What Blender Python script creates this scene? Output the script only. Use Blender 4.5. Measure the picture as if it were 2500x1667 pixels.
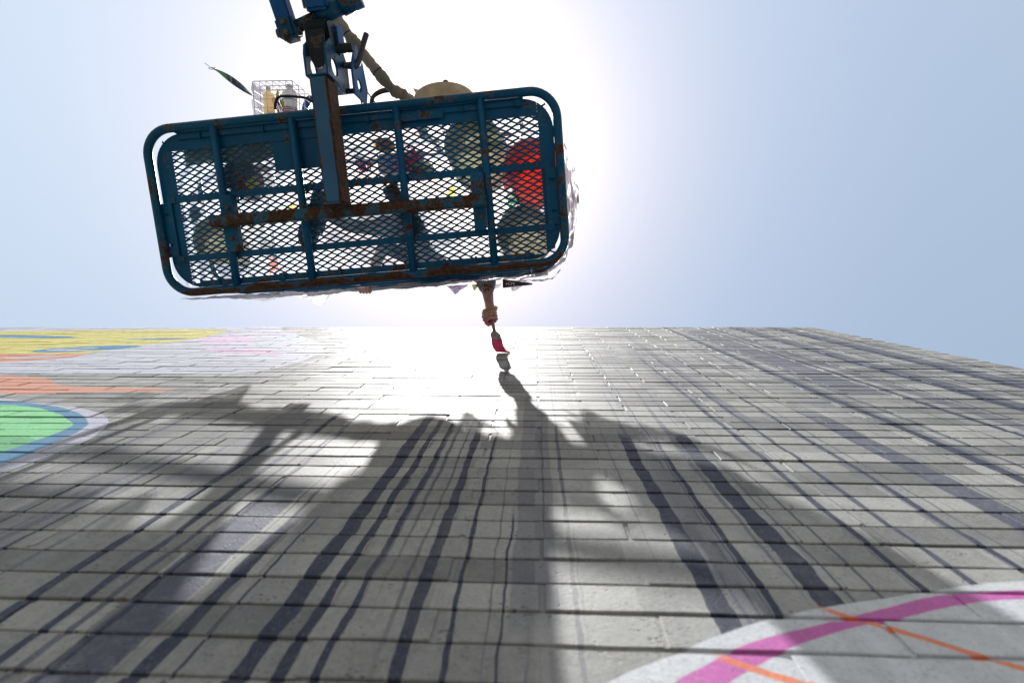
import bpy, bmesh, math, random
from mathutils import Vector, Matrix, Quaternion, noise
random.seed(7)
sc = bpy.context.scene
for o in list(bpy.data.objects): bpy.data.objects.remove(o)

# ------------------------------------------------------------------ camera
cam = bpy.data.cameras.new('camera'); camo = bpy.data.objects.new('camera', cam)
sc.collection.objects.link(camo); sc.camera = camo
cam.sensor_width = 36.0; cam.lens = 18.0; cam.clip_start = 0.02; cam.clip_end = 2000
CAMR = Matrix(((0.99897, -0.00122, 0.04533), (0.00477, -0.99115, -0.13268), (0.04508, 0.13275, -0.99012)))
CAMR = CAMR.to_quaternion().normalized().to_matrix()
camo.matrix_world = Matrix.Translation((0.0, -0.4787, 1.6)) @ CAMR.to_4x4()
cam.dof.use_dof = True; cam.dof.focus_distance = 2.75; cam.dof.aperture_fstop = 3.5

# ------------------------------------------------------------------ sky, sun, exposure
SUN = Vector((-0.170, -0.199, 0.965)).normalized()
SUN_EL = math.asin(SUN.z); SUN_AZ = math.atan2(SUN.x, SUN.y)
world = bpy.data.worlds.new('World'); sc.world = world; world.use_nodes = True
wn = world.node_tree.nodes; wl = world.node_tree.links
sky = wn.new('ShaderNodeTexSky'); sky.sky_type = 'NISHITA'; sky.sun_disc = False
sky.sun_elevation = SUN_EL; sky.sun_rotation = SUN_AZ
sky.air_density = 2.5; sky.dust_density = 1.2; sky.ozone_density = 0.8; sky.altitude = 0
tint = wn.new('ShaderNodeMix'); tint.data_type = 'RGBA'; tint.blend_type = 'MULTIPLY'; tint.inputs[0].default_value = 1.0
wl.new(sky.outputs[0], tint.inputs[6]); tint.inputs[7].default_value = (1.015, 0.900, 0.850, 1)     # the photograph's cooler white balance, whole sky alike
wl.new(tint.outputs[2], wn['Background'].inputs[0]); wn['Background'].inputs[1].default_value = 0.064
sl = bpy.data.lights.new('sun', 'SUN'); sl.energy = 5.0; sl.angle = math.radians(0.53); sl.color = (1.0, 0.985, 0.955)
slo = bpy.data.objects.new('sun', sl); sc.collection.objects.link(slo)
slo.rotation_euler = SUN.to_track_quat('Z', 'Y').to_euler(); slo.location = (0, 0, 30)
sc.view_settings.view_transform = 'Standard'; sc.view_settings.look = 'None'
sc.view_settings.gamma = 1.0; sc.view_settings.use_curve_mapping = False
sc.view_settings.exposure = 1.32
sc.render.engine = 'CYCLES'

# ------------------------------------------------------------------ helpers: objects
COL = sc.collection
def tag(o, label=None, cat=None, group=None, kind=None):
    if label: o['label'] = label
    if cat: o['category'] = cat
    if group: o['group'] = group
    if kind: o['kind'] = kind
    return o
def empty(name, loc=(0, 0, 0), rz=0.0):
    o = bpy.data.objects.new(name, None); COL.objects.link(o)
    o.location = loc; o.rotation_euler = (0, 0, rz); o.empty_display_size = 0.1
    return o
def frame(d):
    d = Vector(d).normalized()
    a = Vector((0, 0, 1)) if abs(d.z) < 0.9 else Vector((1, 0, 0))
    x = d.cross(a).normalized(); y = d.cross(x).normalized()
    return x, y
class MB:
    def __init__(s): s.v = []; s.f = []; s.sm = []
    def add(s, vs, fs, smooth=False):
        b = len(s.v); s.v += [Vector(p) for p in vs]
        for f in fs: s.f.append([b + i for i in f]); s.sm.append(smooth)
        return s
    def box(s, c, size, rot=None, bev=0.0):
        hx, hy, hz = [q / 2 for q in size]
        b = min(bev, hx * .9, hy * .9, hz * .9)
        if b <= 0:
            vs = [Vector((x, y, z)) for x in (-hx, hx) for y in (-hy, hy) for z in (-hz, hz)]
            fs = [(0, 1, 3, 2), (4, 6, 7, 5), (0, 4, 5, 1), (2, 3, 7, 6), (0, 2, 6, 4), (1, 5, 7, 3)]
        else:
            bm = bmesh.new(); bmesh.ops.create_cube(bm, size=1.0)
            for v in bm.verts: v.co = Vector((v.co.x * size[0], v.co.y * size[1], v.co.z * size[2]))
            bmesh.ops.bevel(bm, geom=list(bm.edges), offset=b, segments=2, affect='EDGES')
            bm.verts.index_update()
            vs = [v.co.copy() for v in bm.verts]; fs = [[v.index for v in f.verts] for f in bm.faces]; bm.free()
        if rot is not None: vs = [rot @ v for v in vs]
        return s.add([v + Vector(c) for v in vs], fs)
    def bar(s, a, b, w, h, up=(0, 0, 1), bev=0.0):
        a = Vector(a); b = Vector(b); d = (b - a)
        y = d.normalized(); z = Vector(up); z = (z - y * z.dot(y)).normalized(); x = y.cross(z)
        R = Matrix((x, y, z)).transposed()
        return s.box((a + b) / 2, (w, d.length, h), R, bev)
    def tube(s, pts, r, n=10, closed=False, caps=True, radii=None):
        pts = [Vector(p) for p in pts]; m = len(pts)
        rings = []; prev = None
        for i in range(m):
            if closed: t = pts[(i + 1) % m] - pts[i - 1]
            else: t = pts[min(i + 1, m - 1)] - pts[max(i - 1, 0)]
            if t.length < 1e-9: t = Vector((0, 0, 1))
            t.normalize()
            if prev is None: x, y = frame(t)
            else:
                x = prev - t * prev.dot(t)
                if x.length < 1e-6: x, y = frame(t)
                x.normalize(); y = t.cross(x)
            prev = x
            rr = radii[i] if radii else r
            rings.append([pts[i] + (x * math.cos(2 * math.pi * k / n) + y * math.sin(2 * math.pi * k / n)) * rr for k in range(n)])
        vs = [p for rg in rings for p in rg]; fs = []
        for i in range(m if closed else m - 1):
            j = (i + 1) % m
            for k in range(n):
                fs.append((i * n + k, i * n + (k + 1) % n, j * n + (k + 1) % n, j * n + k))
        s.add(vs, fs, True)
        if caps and not closed:
            b = len(s.v) - len(vs)
            s.f.append([b + k for k in range(n)][::-1]); s.sm.append(False)
            s.f.append([b + (m - 1) * n + k for k in range(n)]); s.sm.append(False)
        return s
    def lathe(s, prof, c=(0, 0, 0), n=32, rot=None, smooth=True):
        vs = []; fs = []
        for (r, z) in prof:
            for k in range(n):
                a = 2 * math.pi * k / n; p = Vector((r * math.cos(a), r * math.sin(a), z))
                vs.append((rot @ p if rot is not None else p) + Vector(c))
        for i in range(len(prof) - 1):
            for k in range(n):
                fs.append((i * n + k, i * n + (k + 1) % n, (i + 1) * n + (k + 1) % n, (i + 1) * n + k))
        return s.add(vs, fs, smooth)
    def prism(s, poly, z0, z1, M=None):
        n = len(poly)
        vs = [Vector((p[0], p[1], z0)) for p in poly] + [Vector((p[0], p[1], z1)) for p in poly]
        if M is not None: vs = [M @ v for v in vs]
        fs = [list(range(n))[::-1], list(range(n, 2 * n))] + [(i, (i + 1) % n, n + (i + 1) % n, n + i) for i in range(n)]
        return s.add(vs, fs)
    def ball(s, c, r, nu=12, nv=8, scale=(1, 1, 1)):
        vs = []; fs = []
        for i in range(nv + 1):
            t = math.pi * i / nv
            for k in range(nu):
                a = 2 * math.pi * k / nu
                vs.append(Vector(c) + Vector((math.sin(t) * math.cos(a) * r * scale[0], math.sin(t) * math.sin(a) * r * scale[1], math.cos(t) * r * scale[2])))
        for i in range(nv):
            for k in range(nu):
                fs.append((i * nu + k, (i + 1) * nu + k, (i + 1) * nu + (k + 1) % nu, i * nu + (k + 1) % nu))
        return s.add(vs, fs, True)
    def build(s, name, m, parent=None, loc=None):
        me = bpy.data.meshes.new(name); me.from_pydata([tuple(v) for v in s.v], [], s.f)
        me.polygons.foreach_set('use_smooth', s.sm); me.validate(); me.update()
        o = bpy.data.objects.new(name, me); COL.objects.link(o)
        if m is not None: me.materials.append(m)
        if parent is not None: o.parent = parent
        if loc is not None: o.location = loc
        return o
def rrect(hx, hy, r, seg=8, r_list=None):
    pts = []
    cs = [(hx, hy, 0), (-hx, hy, 90), (-hx, -hy, 180), (hx, -hy, 270)]
    for i, (x, y, a0) in enumerate(cs):
        rr = r_list[i] if r_list else r
        cx = x - math.copysign(rr, x); cy = y - math.copysign(rr, y)
        for k in range(seg + 1):
            a = math.radians(a0 + 90 * k / seg); pts.append((cx + rr * math.cos(a), cy + rr * math.sin(a)))
    return pts
def catmull(pts, n=8, closed=False):
    P = [Vector(p) for p in pts]; out = []; m = len(P)
    for i in range(m if closed else m - 1):
        if closed: p0, p1, p2, p3 = P[i - 1], P[i], P[(i + 1) % m], P[(i + 2) % m]
        else: p0, p1, p2, p3 = P[max(i - 1, 0)], P[i], P[i + 1], P[min(i + 2, m - 1)]
        for k in range(n):
            t = k / n
            out.append(0.5 * ((2 * p1) + (p2 - p0) * t + (2 * p0 - 5 * p1 + 4 * p2 - p3) * t * t + (3 * p1 - p0 - 3 * p2 + p3) * t ** 3))
    if not closed: out.append(P[-1])
    return out

# ------------------------------------------------------------------ helpers: node expressions
class NT:
    def __init__(s, name):
        s.m = bpy.data.materials.new(name); s.m.use_nodes = True
        s.t = s.m.node_tree; s.n = s.t.nodes; s.l = s.t.links
        s.b = s.n['Principled BSDF']; s.out = s.n['Material Output']
    def new(s, k, **kw):
        x = s.n.new(k)
        for a, v in kw.items(): setattr(x, a, v)
        return x
    def put(s, sock, v):
        if isinstance(v, X): s.l.new(v.s, sock)
        elif hasattr(v, 'is_output'): s.l.new(v, sock)
        else: sock.default_value = v
    def math(s, op, *a):
        x = s.new('ShaderNodeMath', operation=op)
        for i, v in enumerate(a): s.put(x.inputs[i], v)
        return X(s, x.outputs[0])
    def step(s, v, a, b):                       # 0 at a, 1 at b, smooth
        x = s.new('ShaderNodeMapRange', interpolation_type='SMOOTHSTEP')
        s.put(x.inputs['Value'], v); s.put(x.inputs['From Min'], a); s.put(x.inputs['From Max'], b)
        return X(s, x.outputs[0])
    def curve(s, v, pts, lo, hi, ylo, yhi):     # piecewise function through points
        x = s.new('ShaderNodeFloatCurve')
        c = x.mapping.curves[0]; x.mapping.use_clip = True
        pts = sorted(pts)
        norm = [((p - lo) / (hi - lo), (q - ylo) / (yhi - ylo)) for p, q in pts]
        if norm[0][0] > 0: norm = [(0.0, norm[0][1])] + norm
        if norm[-1][0] < 1: norm = norm + [(1.0, norm[-1][1])]
        while len(c.points) < len(norm): c.points.new(0.5, 0.5)
        for pt, (p, q) in zip(c.points, norm): pt.location = (p, q); pt.handle_type = 'AUTO_CLAMPED'
        x.mapping.update()
        t = s.math('DIVIDE', s.math('SUBTRACT', v, lo), hi - lo)
        s.put(x.inputs['Value'], t)
        return s.math('ADD', s.math('MULTIPLY', X(s, x.outputs[0]), yhi - ylo), ylo)
    def noise(s, vec, scale=5, detail=2, rough=0.5, dist=0.0):
        x = s.new('ShaderNodeTexNoise'); s.put(x.inputs['Scale'], scale); x.inputs['Detail'].default_value = detail
        x.inputs['Roughness'].default_value = rough; x.inputs['Distortion'].default_value = dist
        if vec is not None: s.put(x.inputs['Vector'], vec)
        return X(s, x.outputs[0])
    def voro(s, vec, scale, rnd=1.0):
        x = s.new('ShaderNodeTexVoronoi'); x.inputs['Scale'].default_value = scale; x.inputs['Randomness'].default_value = rnd
        if vec is not None: s.put(x.inputs['Vector'], vec)
        return X(s, x.outputs['Distance'])
    def xyz(s, a, b, c):
        x = s.new('ShaderNodeCombineXYZ')
        for i, v in enumerate((a, b, c)): s.put(x.inputs[i], v)
        return x.outputs[0]
    def pos(s):
        if not hasattr(s, '_g'):
            s._g = s.new('ShaderNodeNewGeometry'); s._s = s.new('ShaderNodeSeparateXYZ'); s.l.new(s._g.outputs['Position'], s._s.inputs[0])
        return s._g.outputs['Position'], X(s, s._s.outputs[0]), X(s, s._s.outputs[1]), X(s, s._s.outputs[2])
    def objpos(s):
        if not hasattr(s, '_o'):
            s._o = s.new('ShaderNodeTexCoord'); s._p = s.new('ShaderNodeSeparateXYZ'); s.l.new(s._o.outputs['Object'], s._p.inputs[0])
        return s._o.outputs['Object'], X(s, s._p.outputs[0]), X(s, s._p.outputs[1]), X(s, s._p.outputs[2])
    def mix(s, fac, a, b, blend='MIX'):
        x = s.new('ShaderNodeMix', data_type='RGBA', blend_type=blend)
        s.put(x.inputs[0], fac)
        for i, v in ((6, a), (7, b)):
            if isinstance(v, (tuple, list)): x.inputs[i].default_value = (v[0], v[1], v[2], 1)
            else: s.put(x.inputs[i], v)
        return x.outputs[2]
    def bump(s, h, strength=0.3, dist=0.001):
        x = s.new('ShaderNodeBump'); x.inputs['Strength'].default_value = strength; x.inputs['Distance'].default_value = dist
        s.put(x.inputs['Height'], h); s.l.new(x.outputs[0], s.b.inputs['Normal']); return x
class X:
    def __init__(s, nt, sock): s.nt = nt; s.s = sock
    def __add__(s, o): return s.nt.math('ADD', s, o)
    __radd__ = __add__
    def __sub__(s, o): return s.nt.math('SUBTRACT', s, o)
    def __rsub__(s, o): return s.nt.math('SUBTRACT', o, s)
    def __mul__(s, o): return s.nt.math('MULTIPLY', s, o)
    __rmul__ = __mul__
    def __truediv__(s, o): return s.nt.math('DIVIDE', s, o)
    def abs(s): return s.nt.math('ABSOLUTE', s)
    def max(s, o): return s.nt.math('MAXIMUM', s, o)
    def min(s, o): return s.nt.math('MINIMUM', s, o)
def simple(name, col, rough=0.5, metal=0.0, spec=0.5, bump=0.0, bscale=60, var=0.0):
    t = NT(name); P, x, y, z = t.objpos()
    t.b.inputs['Roughness'].default_value = rough; t.b.inputs['Metallic'].default_value = metal
    t.b.inputs['Specular IOR Level'].default_value = spec
    if var > 0:
        n = t.noise(P, 14, 4, 0.6)
        t.l.new(t.mix(t.step(n, 0.3, 0.7), [c * (1 - var) for c in col], [min(1, c * (1 + var)) for c in col]), t.b.inputs['Base Color'])
    else: t.b.inputs['Base Color'].default_value = (*col, 1)
    if bump > 0: t.bump(t.noise(P, bscale, 4, 0.6), bump, 0.002)
    return t.m

# ------------------------------------------------------------------ wall: courses and bond
CH = 0.0677; BL = 0.3050; JT = 0.0064; REC = 0.0037
Z0 = 2.2064                      # a bed joint
XR, XL, ZTOP = 2.400, -8.0, Z0 + 58 * CH

def wall_material(name, mortar=False):
    t = NT(name); P, x, y, z = t.pos()
    # wandering coordinate for paint edges and drips
    n1 = t.noise(t.xyz(x * 3.4, 0.0, z * 2.0), 1.0, 2)
    n2 = t.noise(t.xyz(x * 17, 0.0, z * 13), 1.0, 2)
    xw = x + (n1 - 0.5) * 0.028 + (n2 - 0.5) * 0.012
    wm = t.noise(t.xyz(x * 9, 3.1, z * 9), 1.0, 3) * 1.3 + 0.36       # width of a run swells and thins
    # base coat: pale grey over brick, each brick a little different, blotched
    rowf = t.math('FLOOR', (z - Z0) / CH)
    colf = t.math('FLOOR', (x + rowf * 0.1525) / BL)
    wn_ = t.new('ShaderNodeTexWhiteNoise', noise_dimensions='2D'); t.l.new(t.xyz(rowf, colf, 0.0), wn_.inputs['Vector'])
    rnd = X(t, wn_.outputs['Value'])
    blot = t.noise(P, 5.5, 5, 0.62)
    fine = t.noise(P, 55, 4, 0.65)
    tone = t.step(rnd * 0.50 + blot * 0.55 + fine * 0.25, 0.25, 0.95)
    base = t.mix(tone, (0.118, 0.119, 0.119), (0.335, 0.335, 0.330))
    if mortar: base = t.mix(0.30, base, (0.32, 0.318, 0.312))
    # weather streaks: faint vertical bands and hair-thin runs
    st = t.noise(t.xyz(x * 11, 0.7, z * 0.35), 1.0, 3, 0.6)
    base = t.mix(t.step(st, 0.48, 0.70) * 0.45, base, (0.17, 0.17, 0.20))
    hair = t.noise(t.xyz(xw * 46, 1.9, z * 0.55), 1.0, 1, 0.4)
    base = t.mix(t.step(hair, 0.645, 0.685) * 0.7, base, (0.10, 0.105, 0.15))
    hair2 = t.noise(t.xyz(xw * 88, 7.3, z * 0.30), 1.0, 1, 0.4)
    base = t.mix(t.step(hair2, 0.665, 0.70) * t.step(t.noise(t.xyz(x * 1.3, 0.0, z * .8), 1.0, 2), .38, .55) * 0.8, base, (0.045, 0.05, 0.085))
    # broad darker washes (x, width, z low, z high, strength)
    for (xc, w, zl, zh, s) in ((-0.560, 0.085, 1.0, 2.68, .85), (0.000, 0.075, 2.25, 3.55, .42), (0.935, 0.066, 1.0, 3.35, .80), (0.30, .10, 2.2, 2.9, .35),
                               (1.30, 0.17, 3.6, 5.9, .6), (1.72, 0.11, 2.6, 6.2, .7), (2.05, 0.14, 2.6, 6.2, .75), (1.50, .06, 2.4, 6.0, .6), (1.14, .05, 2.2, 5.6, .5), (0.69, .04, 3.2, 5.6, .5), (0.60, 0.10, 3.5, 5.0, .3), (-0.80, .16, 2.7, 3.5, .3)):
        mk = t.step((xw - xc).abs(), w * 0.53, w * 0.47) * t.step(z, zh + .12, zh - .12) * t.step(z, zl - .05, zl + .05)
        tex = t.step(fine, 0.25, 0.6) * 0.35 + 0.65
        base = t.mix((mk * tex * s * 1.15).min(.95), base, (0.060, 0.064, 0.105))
    # runs of dark paint
    RUNS = ((-0.940, .010, 3.05), (-0.755, .021, 2.95), (-0.672, .018, 3.35), (-0.590, .010, 3.0), (-0.478, .026, 2.46), (-0.434, .005, 2.42), (-0.352, .033, 3.28),
                        (-0.306, .017, 3.24), (-0.262, .012, 3.22), (-0.170, .021, 3.2), (-0.114, .008, 3.12), (-0.046, .004, 2.55),
                        (0.262, .038, 3.06), (0.345, .013, 3.02), (0.430, .041, 3.0), (0.588, .016, 4.4), (0.676, .013, 4.3), (0.788, .014, 3.6),
                        (1.125, .038, 5.6), (1.205, .008, 6.2), (1.42, .026, 6.2), (1.555, .010, 6.2), (1.69, .050, 6.2), (1.86, .016, 6.2), (2.02, .055, 6.2), (2.22, .022, 6.2),
                        (-1.05, .008, 3.2), (-1.17, .012, 3.3), (-1.30, .006, 2.7))
    runs = None; whalf = wm * 0.44
    for (zl, zh) in ((0.0, 2.6), (2.6, 3.08), (3.08, 3.3), (3.3, 4.5), (4.5, 9.0)):
        dm = None
        for (xc, w, zt) in RUNS:
            if not zl < zt <= zh: continue
            d = t.math('MULTIPLY_ADD', whalf, w, (xc - xw).abs() * -1.0)
            dm = d if dm is None else dm.max(d)
        m = t.step(dm, -0.0012, 0.0006) * t.step(z - (n1 - .5) * .5, zh + .05, zh - .05)
        runs = m if runs is None else runs.max(m)
    brk = t.step(t.noise(t.xyz(x * 8, 5.0, z * 2.6), 1.0, 3, .6), .30, .50) * .20 + .80
    brk = brk * (t.step(fine, .22, .5) * .25 + .75)
    base = t.mix((runs * brk).min(.96), base, (0.016, 0.022, 0.052))
    # mural: right hand bounds given as functions of height
    xm = x + (n2 - 0.5) * 0.012 + (t.noise(P, 3.0, 2) - 0.5) * 0.03
    LO, HI = 2.0, 6.4
    def leftof(pts, soft=0.0035):
        g = t.curve(z, pts, LO, HI, -9.0, 0.0)
        return t.step(xm - g, soft, -soft)
    lav = leftof([(3.90, -9), (3.945, -2.7), (3.965, -2.0), (4.0, -1.43), (4.4, -1.30), (4.77, -1.31), (5.39, -1.75), (6.19, -2.29)])
    base = t.mix(lav * 0.97, base, (0.45, 0.46, 0.54))
    def ell(cx, cz, rx, rz, tilt=0.0):
        dx = xm - cx; dz = z - cz - dx * tilt
        return t.step(t.math('SQRT', (dx / rx) * (dx / rx) + (dz / rz) * (dz / rz)), 1.03, 0.97)
    base = t.mix(ell(-2.28, 5.25, .26, .22, -.6) * .7, base, (0.62, 0.42, 0.62))
    base = t.mix(ell(-1.83, 4.70, .30, .085, -.25) * .7, base, (0.60, 0.36, 0.60))
    base = t.mix(ell(-2.15, 5.72, .22, .12, .3) * .6, base, (0.62, 0.44, 0.64))
    base = t.mix(ell(-1.60, 4.32, .34, .018, -.12) * .8, base, (0.12, 0.12, 0.15))
    base = t.mix(ell(-1.62, 4.10, .30, .014, -.05) * .6, base, (0.15, 0.15, 0.18))
    yel = leftof([(4.50, -9), (4.545, -3.3), (4.60, -2.75), (4.95, -2.70), (5.17, -2.55), (5.77, -2.59), (5.93, -2.85), (6.0, -9)]) * t.step(z - xm * 0.13, 6.37, 6.33)
    base = t.mix(yel, base, (0.54, 0.49, 0.13))
    for e in ((-4.05, 5.43, .52, .075, -.12), (-2.85, 5.285, .25, .040, .1), (-2.93, 4.79, .28, .13, .3)):
        base = t.mix(ell(*e), base, (0.045, 0.20, 0.40))
    base = t.mix(ell(-3.0, 4.76, .14, .05, .3), base, (0.45, 0.46, 0.54))
    sal = leftof([(4.24, -9), (4.285, -3.0), (4.37, -2.79), (4.54, -2.73), (4.58, -2.74), (4.62, -9)]).max(
          leftof([(3.50, -9), (3.535, -2.2), (3.58, -1.85), (3.645, -1.50), (3.68, -1.89), (3.713, -2.08), (3.866, -2.32), (3.918, -2.6), (3.95, -9)]))
    sal = sal * (1 - ell(-2.95, 4.44, .16, .035, .1))
    base = t.mix(sal, base, (0.54, 0.25, 0.175))
    wl_ = leftof([(2.0, -2.2), (2.3, -1.75), (2.55, -1.42), (2.756, -1.310), (2.90, -1.293), (3.134, -1.377), (3.188, -1.419), (3.274, -1.529), (3.352, -1.69), (3.40, -1.87), (3.47, -2.1), (3.51, -9)])
    base = t.mix(wl_, base, (0.42, 0.43, 0.53))
    bl_ = leftof([(2.0, -2.4), (2.4, -1.75), (2.6, -1.48), (2.788, -1.365), (2.988, -1.389), (3.119, -1.433), (3.186, -1.489), (3.257, -1.58), (3.375, -1.806), (3.442, -2.07), (3.48, -9)])
    base = t.mix(bl_, base, (0.065, 0.20, 0.35))
    gr_ = leftof([(2.0, -3.0), (2.5, -1.75), (2.7, -1.50), (2.874, -1.455), (3.02, -1.457), (3.131, -1.488), (3.157, -1.513), (3.24, -1.63), (3.332, -1.81), (3.387, -2.01), (3.42, -9)])
    base = t.mix(gr_, base, (0.20, 0.54, 0.26))
    gs_ = leftof([(2.0, -1.0), (2.9, -1.40), (2.98, -1.45), (3.02, -1.60), (3.05, -9)])
    base = t.mix(gr_ * gs_ * 0.8, base, (0.10, 0.33, 0.16))
    # pale round patch low on the right with a magenta arc and orange strokes
    def below(pts, soft=0.002):
        g = t.curve(xm - 0.0, pts, -0.4, 1.8, 1.4, 2.6)
        return t.step(z - g + (n2 - 0.5) * 0.008, soft, -soft)
    disc = below([(-0.20, 1.75), (0.0, 2.08), (0.095, 2.160), (0.186, 2.205), (0.272, 2.247), (0.342, 2.275), (0.442, 2.305), (0.557, 2.332), (0.675, 2.362), (0.759, 2.374), (1.0, 2.39), (1.4, 2.32), (1.75, 2.1)])
    base = t.mix(disc * 0.97, base, (0.52, 0.54, 0.585))
    mo = below([(0.02, 1.95), (0.157, 2.150), (0.221, 2.190), (0.258, 2.211), (0.326, 2.240), (0.42, 2.272), (0.48, 2.292), (0.61, 2.334), (0.736, 2.350), (1.0, 2.362), (1.4, 2.29)])
    mi = below([(0.10, 1.95), (0.224, 2.150), (0.268, 2.180), (0.313, 2.207), (0.412, 2.250), (0.499, 2.275), (0.618, 2.312), (0.717, 2.328), (1.0, 2.338), (1.4, 2.26)])
    base = t.mix(mo * (1 - mi) * 0.96, base, (0.48, 0.10, 0.37))
    for (x0, q0, x1, q1, w) in ((.405, 2.298, .70, 2.128, .0082), (.225, 2.200, .40, 2.115, .0086), (.80, 2.30, 1.05, 2.12, .004)):
        k = (q1 - q0) / (x1 - x0)
        m = t.step((z - q0 - (xm - x0) * k + (n2 - .5) * .006).abs(), w, w * .55) * t.step(xm, x0 - .005, x0 + .02) * t.step(xm, x1, x1 - .02)
        base = t.mix(m * 0.93, base, (0.68, 0.19, 0.08))
    base = t.mix((t.step(fine, .62, .36) * .5 + t.step(t.noise(t.xyz(x * 30, 2.0, z * 4), 1.0, 3, .6), .6, .4) * .3) * .20, base, (.12, .12, .13))      # thin coverage, brush drag
    # pits and specks where the coat missed, rubbed edges of grit
    warp = t.xyz(x + (n2 - .5) * .02, y, z * 1.6)
    pit = t.voro(warp, 78); pm = t.step(pit, 0.30, 0.20) * t.step(t.noise(P, 16, 3, .6), 0.50, 0.66) * (1 - disc * .7)
    pit2 = t.voro(warp, 190); pm2 = t.step(pit2, 0.36, 0.22) * t.step(t.noise(P, 33, 3, .6), 0.46, 0.66) * (1 - disc * .6)
    grit = t.noise(P, 170, 4, .75)
    base = t.mix(t.step(grit, .50, .72) * .42, base, (0.13, 0.13, 0.135))
    base = t.mix(t.step(grit, .46, .30) * .14, base, (0.62, 0.61, 0.59))
    base = t.mix(pm * 0.75, base, (0.05, 0.047, 0.045))
    base = t.mix(pm2 * 0.6, base, (0.06, 0.058, 0.06))
    crk = t.noise(t.xyz(x * 9, y, z * 14), 1.0, 4, .7, .9); crm = t.step((crk - .5).abs(), .006, .001) * t.step(t.noise(P, 4.2, 2), .56, .66)
    base = t.mix(crm * .7, base, (0.05, 0.045, 0.045))
    t.l.new(base, t.b.inputs['Base Color'])
    t.put(t.b.inputs['Roughness'], t.step(blot, 0.2, 0.8) * 0.14 + 0.58)
    t.b.inputs['Specular IOR Level'].default_value = 0.23
    h = t.noise(P, 130, 4, 0.65) * 0.55 + grit * 0.35 + fine * 0.6 - pm * 0.9 - pm2 * .5 - crm * .5
    t.bump(h, 0.55, 0.0013)
    return t.m
M_BRICK = wall_material('painted_brick'); M_MORTAR = wall_material('painted_mortar', True)

def brick_verts(L, H, rng, T=0.05, ch=0.0015):
    n = 4; per = []
    hx, hz = L / 2, H / 2
    def j(a): return rng.uniform(-a, a)
    for k in range(n): per.append((-hx + L * k / n + (j(.004) if k else j(.0012)), -hz + j(.0011)))
    per.append((hx + j(.0012), -hz + j(.0009)))
    for k in range(n): per.append((hx - L * k / n + (j(.004) if k else j(.0012)), hz + j(.0009)))
    per.append((-hx + j(.0012), hz + j(.0009)))
    m = len(per); vs = []; fs = []
    ce = {-1: rng.choice((.0002, .0004, .0008, .0014, .0018)), 1: rng.uniform(.0003, .0015)}
    for (px, pz) in per:      # front, pulled in by the worn arris
        vs.append(Vector((px - math.copysign(ce[1 if px > 0 else -1], px) if abs(px) > hx * .9 else px, j(.00035), pz - math.copysign(ch, pz))))
    for (px, pz) in per: vs.append(Vector((px, ch * .9, pz)))
    for (px, pz) in per: vs.append(Vector((px, T, pz)))
    # front face as quads between the long edges
    for k in range(n): fs.append((k, k + 1, 2 * n - k, 2 * n + 1 - k))
    for r in range(2):
        for k in range(m): fs.append((r * m + k, (r + 1) * m + k, (r + 1) * m + (k + 1) % m, r * m + (k + 1) % m)[::-1])
    return vs, fs

wall = empty('brick_wall', (-2.8, 0.15, 0))
tag(wall, 'tall grey painted brick wall with dark drips and a half painted mural', 'wall')
def wallchild(o):
    o.parent = wall; o.matrix_parent_inverse = Matrix.Translation((2.8, -0.15, 0)); return o
coreb = MB().box(((XR - .006 + XL) / 2, REC + .20, (ZTOP - .012) / 2), (XR - .006 - XL, .40, ZTOP - .012))
hj = random.Random(5)
rng = random.Random(11)
VAR = {}
for kind, L in (('full', BL - JT), ('half', BL / 2 - JT)):
    VAR[kind] = [brick_verts(L, CH - JT, rng) for _ in range(10)]
VARM = {}
for kind in VAR:
    VARM[kind] = []
    for i, (vs, fs) in enumerate(VAR[kind]):
        me = bpy.data.meshes.new('brick'); me.from_pydata([tuple(v) for v in vs], [], fs); me.materials.append(M_BRICK); me.update(); VARM[kind].append(me)
CINV = CAMR.transposed(); CLOC = Vector((0.0, -0.4787, 1.6))
def screen(p):
    q = CINV @ (Vector(p) - CLOC)
    if q.z > -0.05: return None
    return 1250 + 1250 * q.x / -q.z, 833.5 - 1250 * q.y / -q.z, -q.z
bricks = []
n0 = -int(Z0 / CH)
for n in range(n0, 58):
    zc = Z0 + (n + .5) * CH
    off = 0.171 if n % 2 == 0 else 0.012
    k0 = int(math.floor((XL - off) / BL)) + 1; k1 = int(math.ceil((XR - off) / BL))
    for k in range(k0, k1):
        a = off + k * BL; b = a + BL; kind = 'full'
        if b > XR + 0.03:
            b = XR
            if b - a < 0.05: continue
        cx = (a + b) / 2
        sx = (b - a - JT) / (BL - JT)
        bricks.append((cx + rng.uniform(-.0022, .0022), zc + rng.uniform(-.0016, .0016), sx, rng.randrange(10), rng.uniform(-.0016, .0013), rng.uniform(-.006, .006), rng.uniform(-.004, .004)))
scored = []
for i, (cx, zc, sx, vi, dy, rx, ry) in enumerate(bricks):
    s = screen((cx, 0, zc))
    e0 = screen((cx - .15, 0, zc)); e1 = screen((cx + .15, 0, zc))
    vis = any(q and -20 < q[0] < 2520 and -20 < q[1] < 1690 for q in (s, e0, e1))
    scored.append(((1.0 / max(s[2], .1) ** 3) if (vis and s) else 0.0, i))
scored.sort(reverse=True)
near = set(i for sc_, i in scored[:300] if sc_ > 0)
rest = MB()
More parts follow.
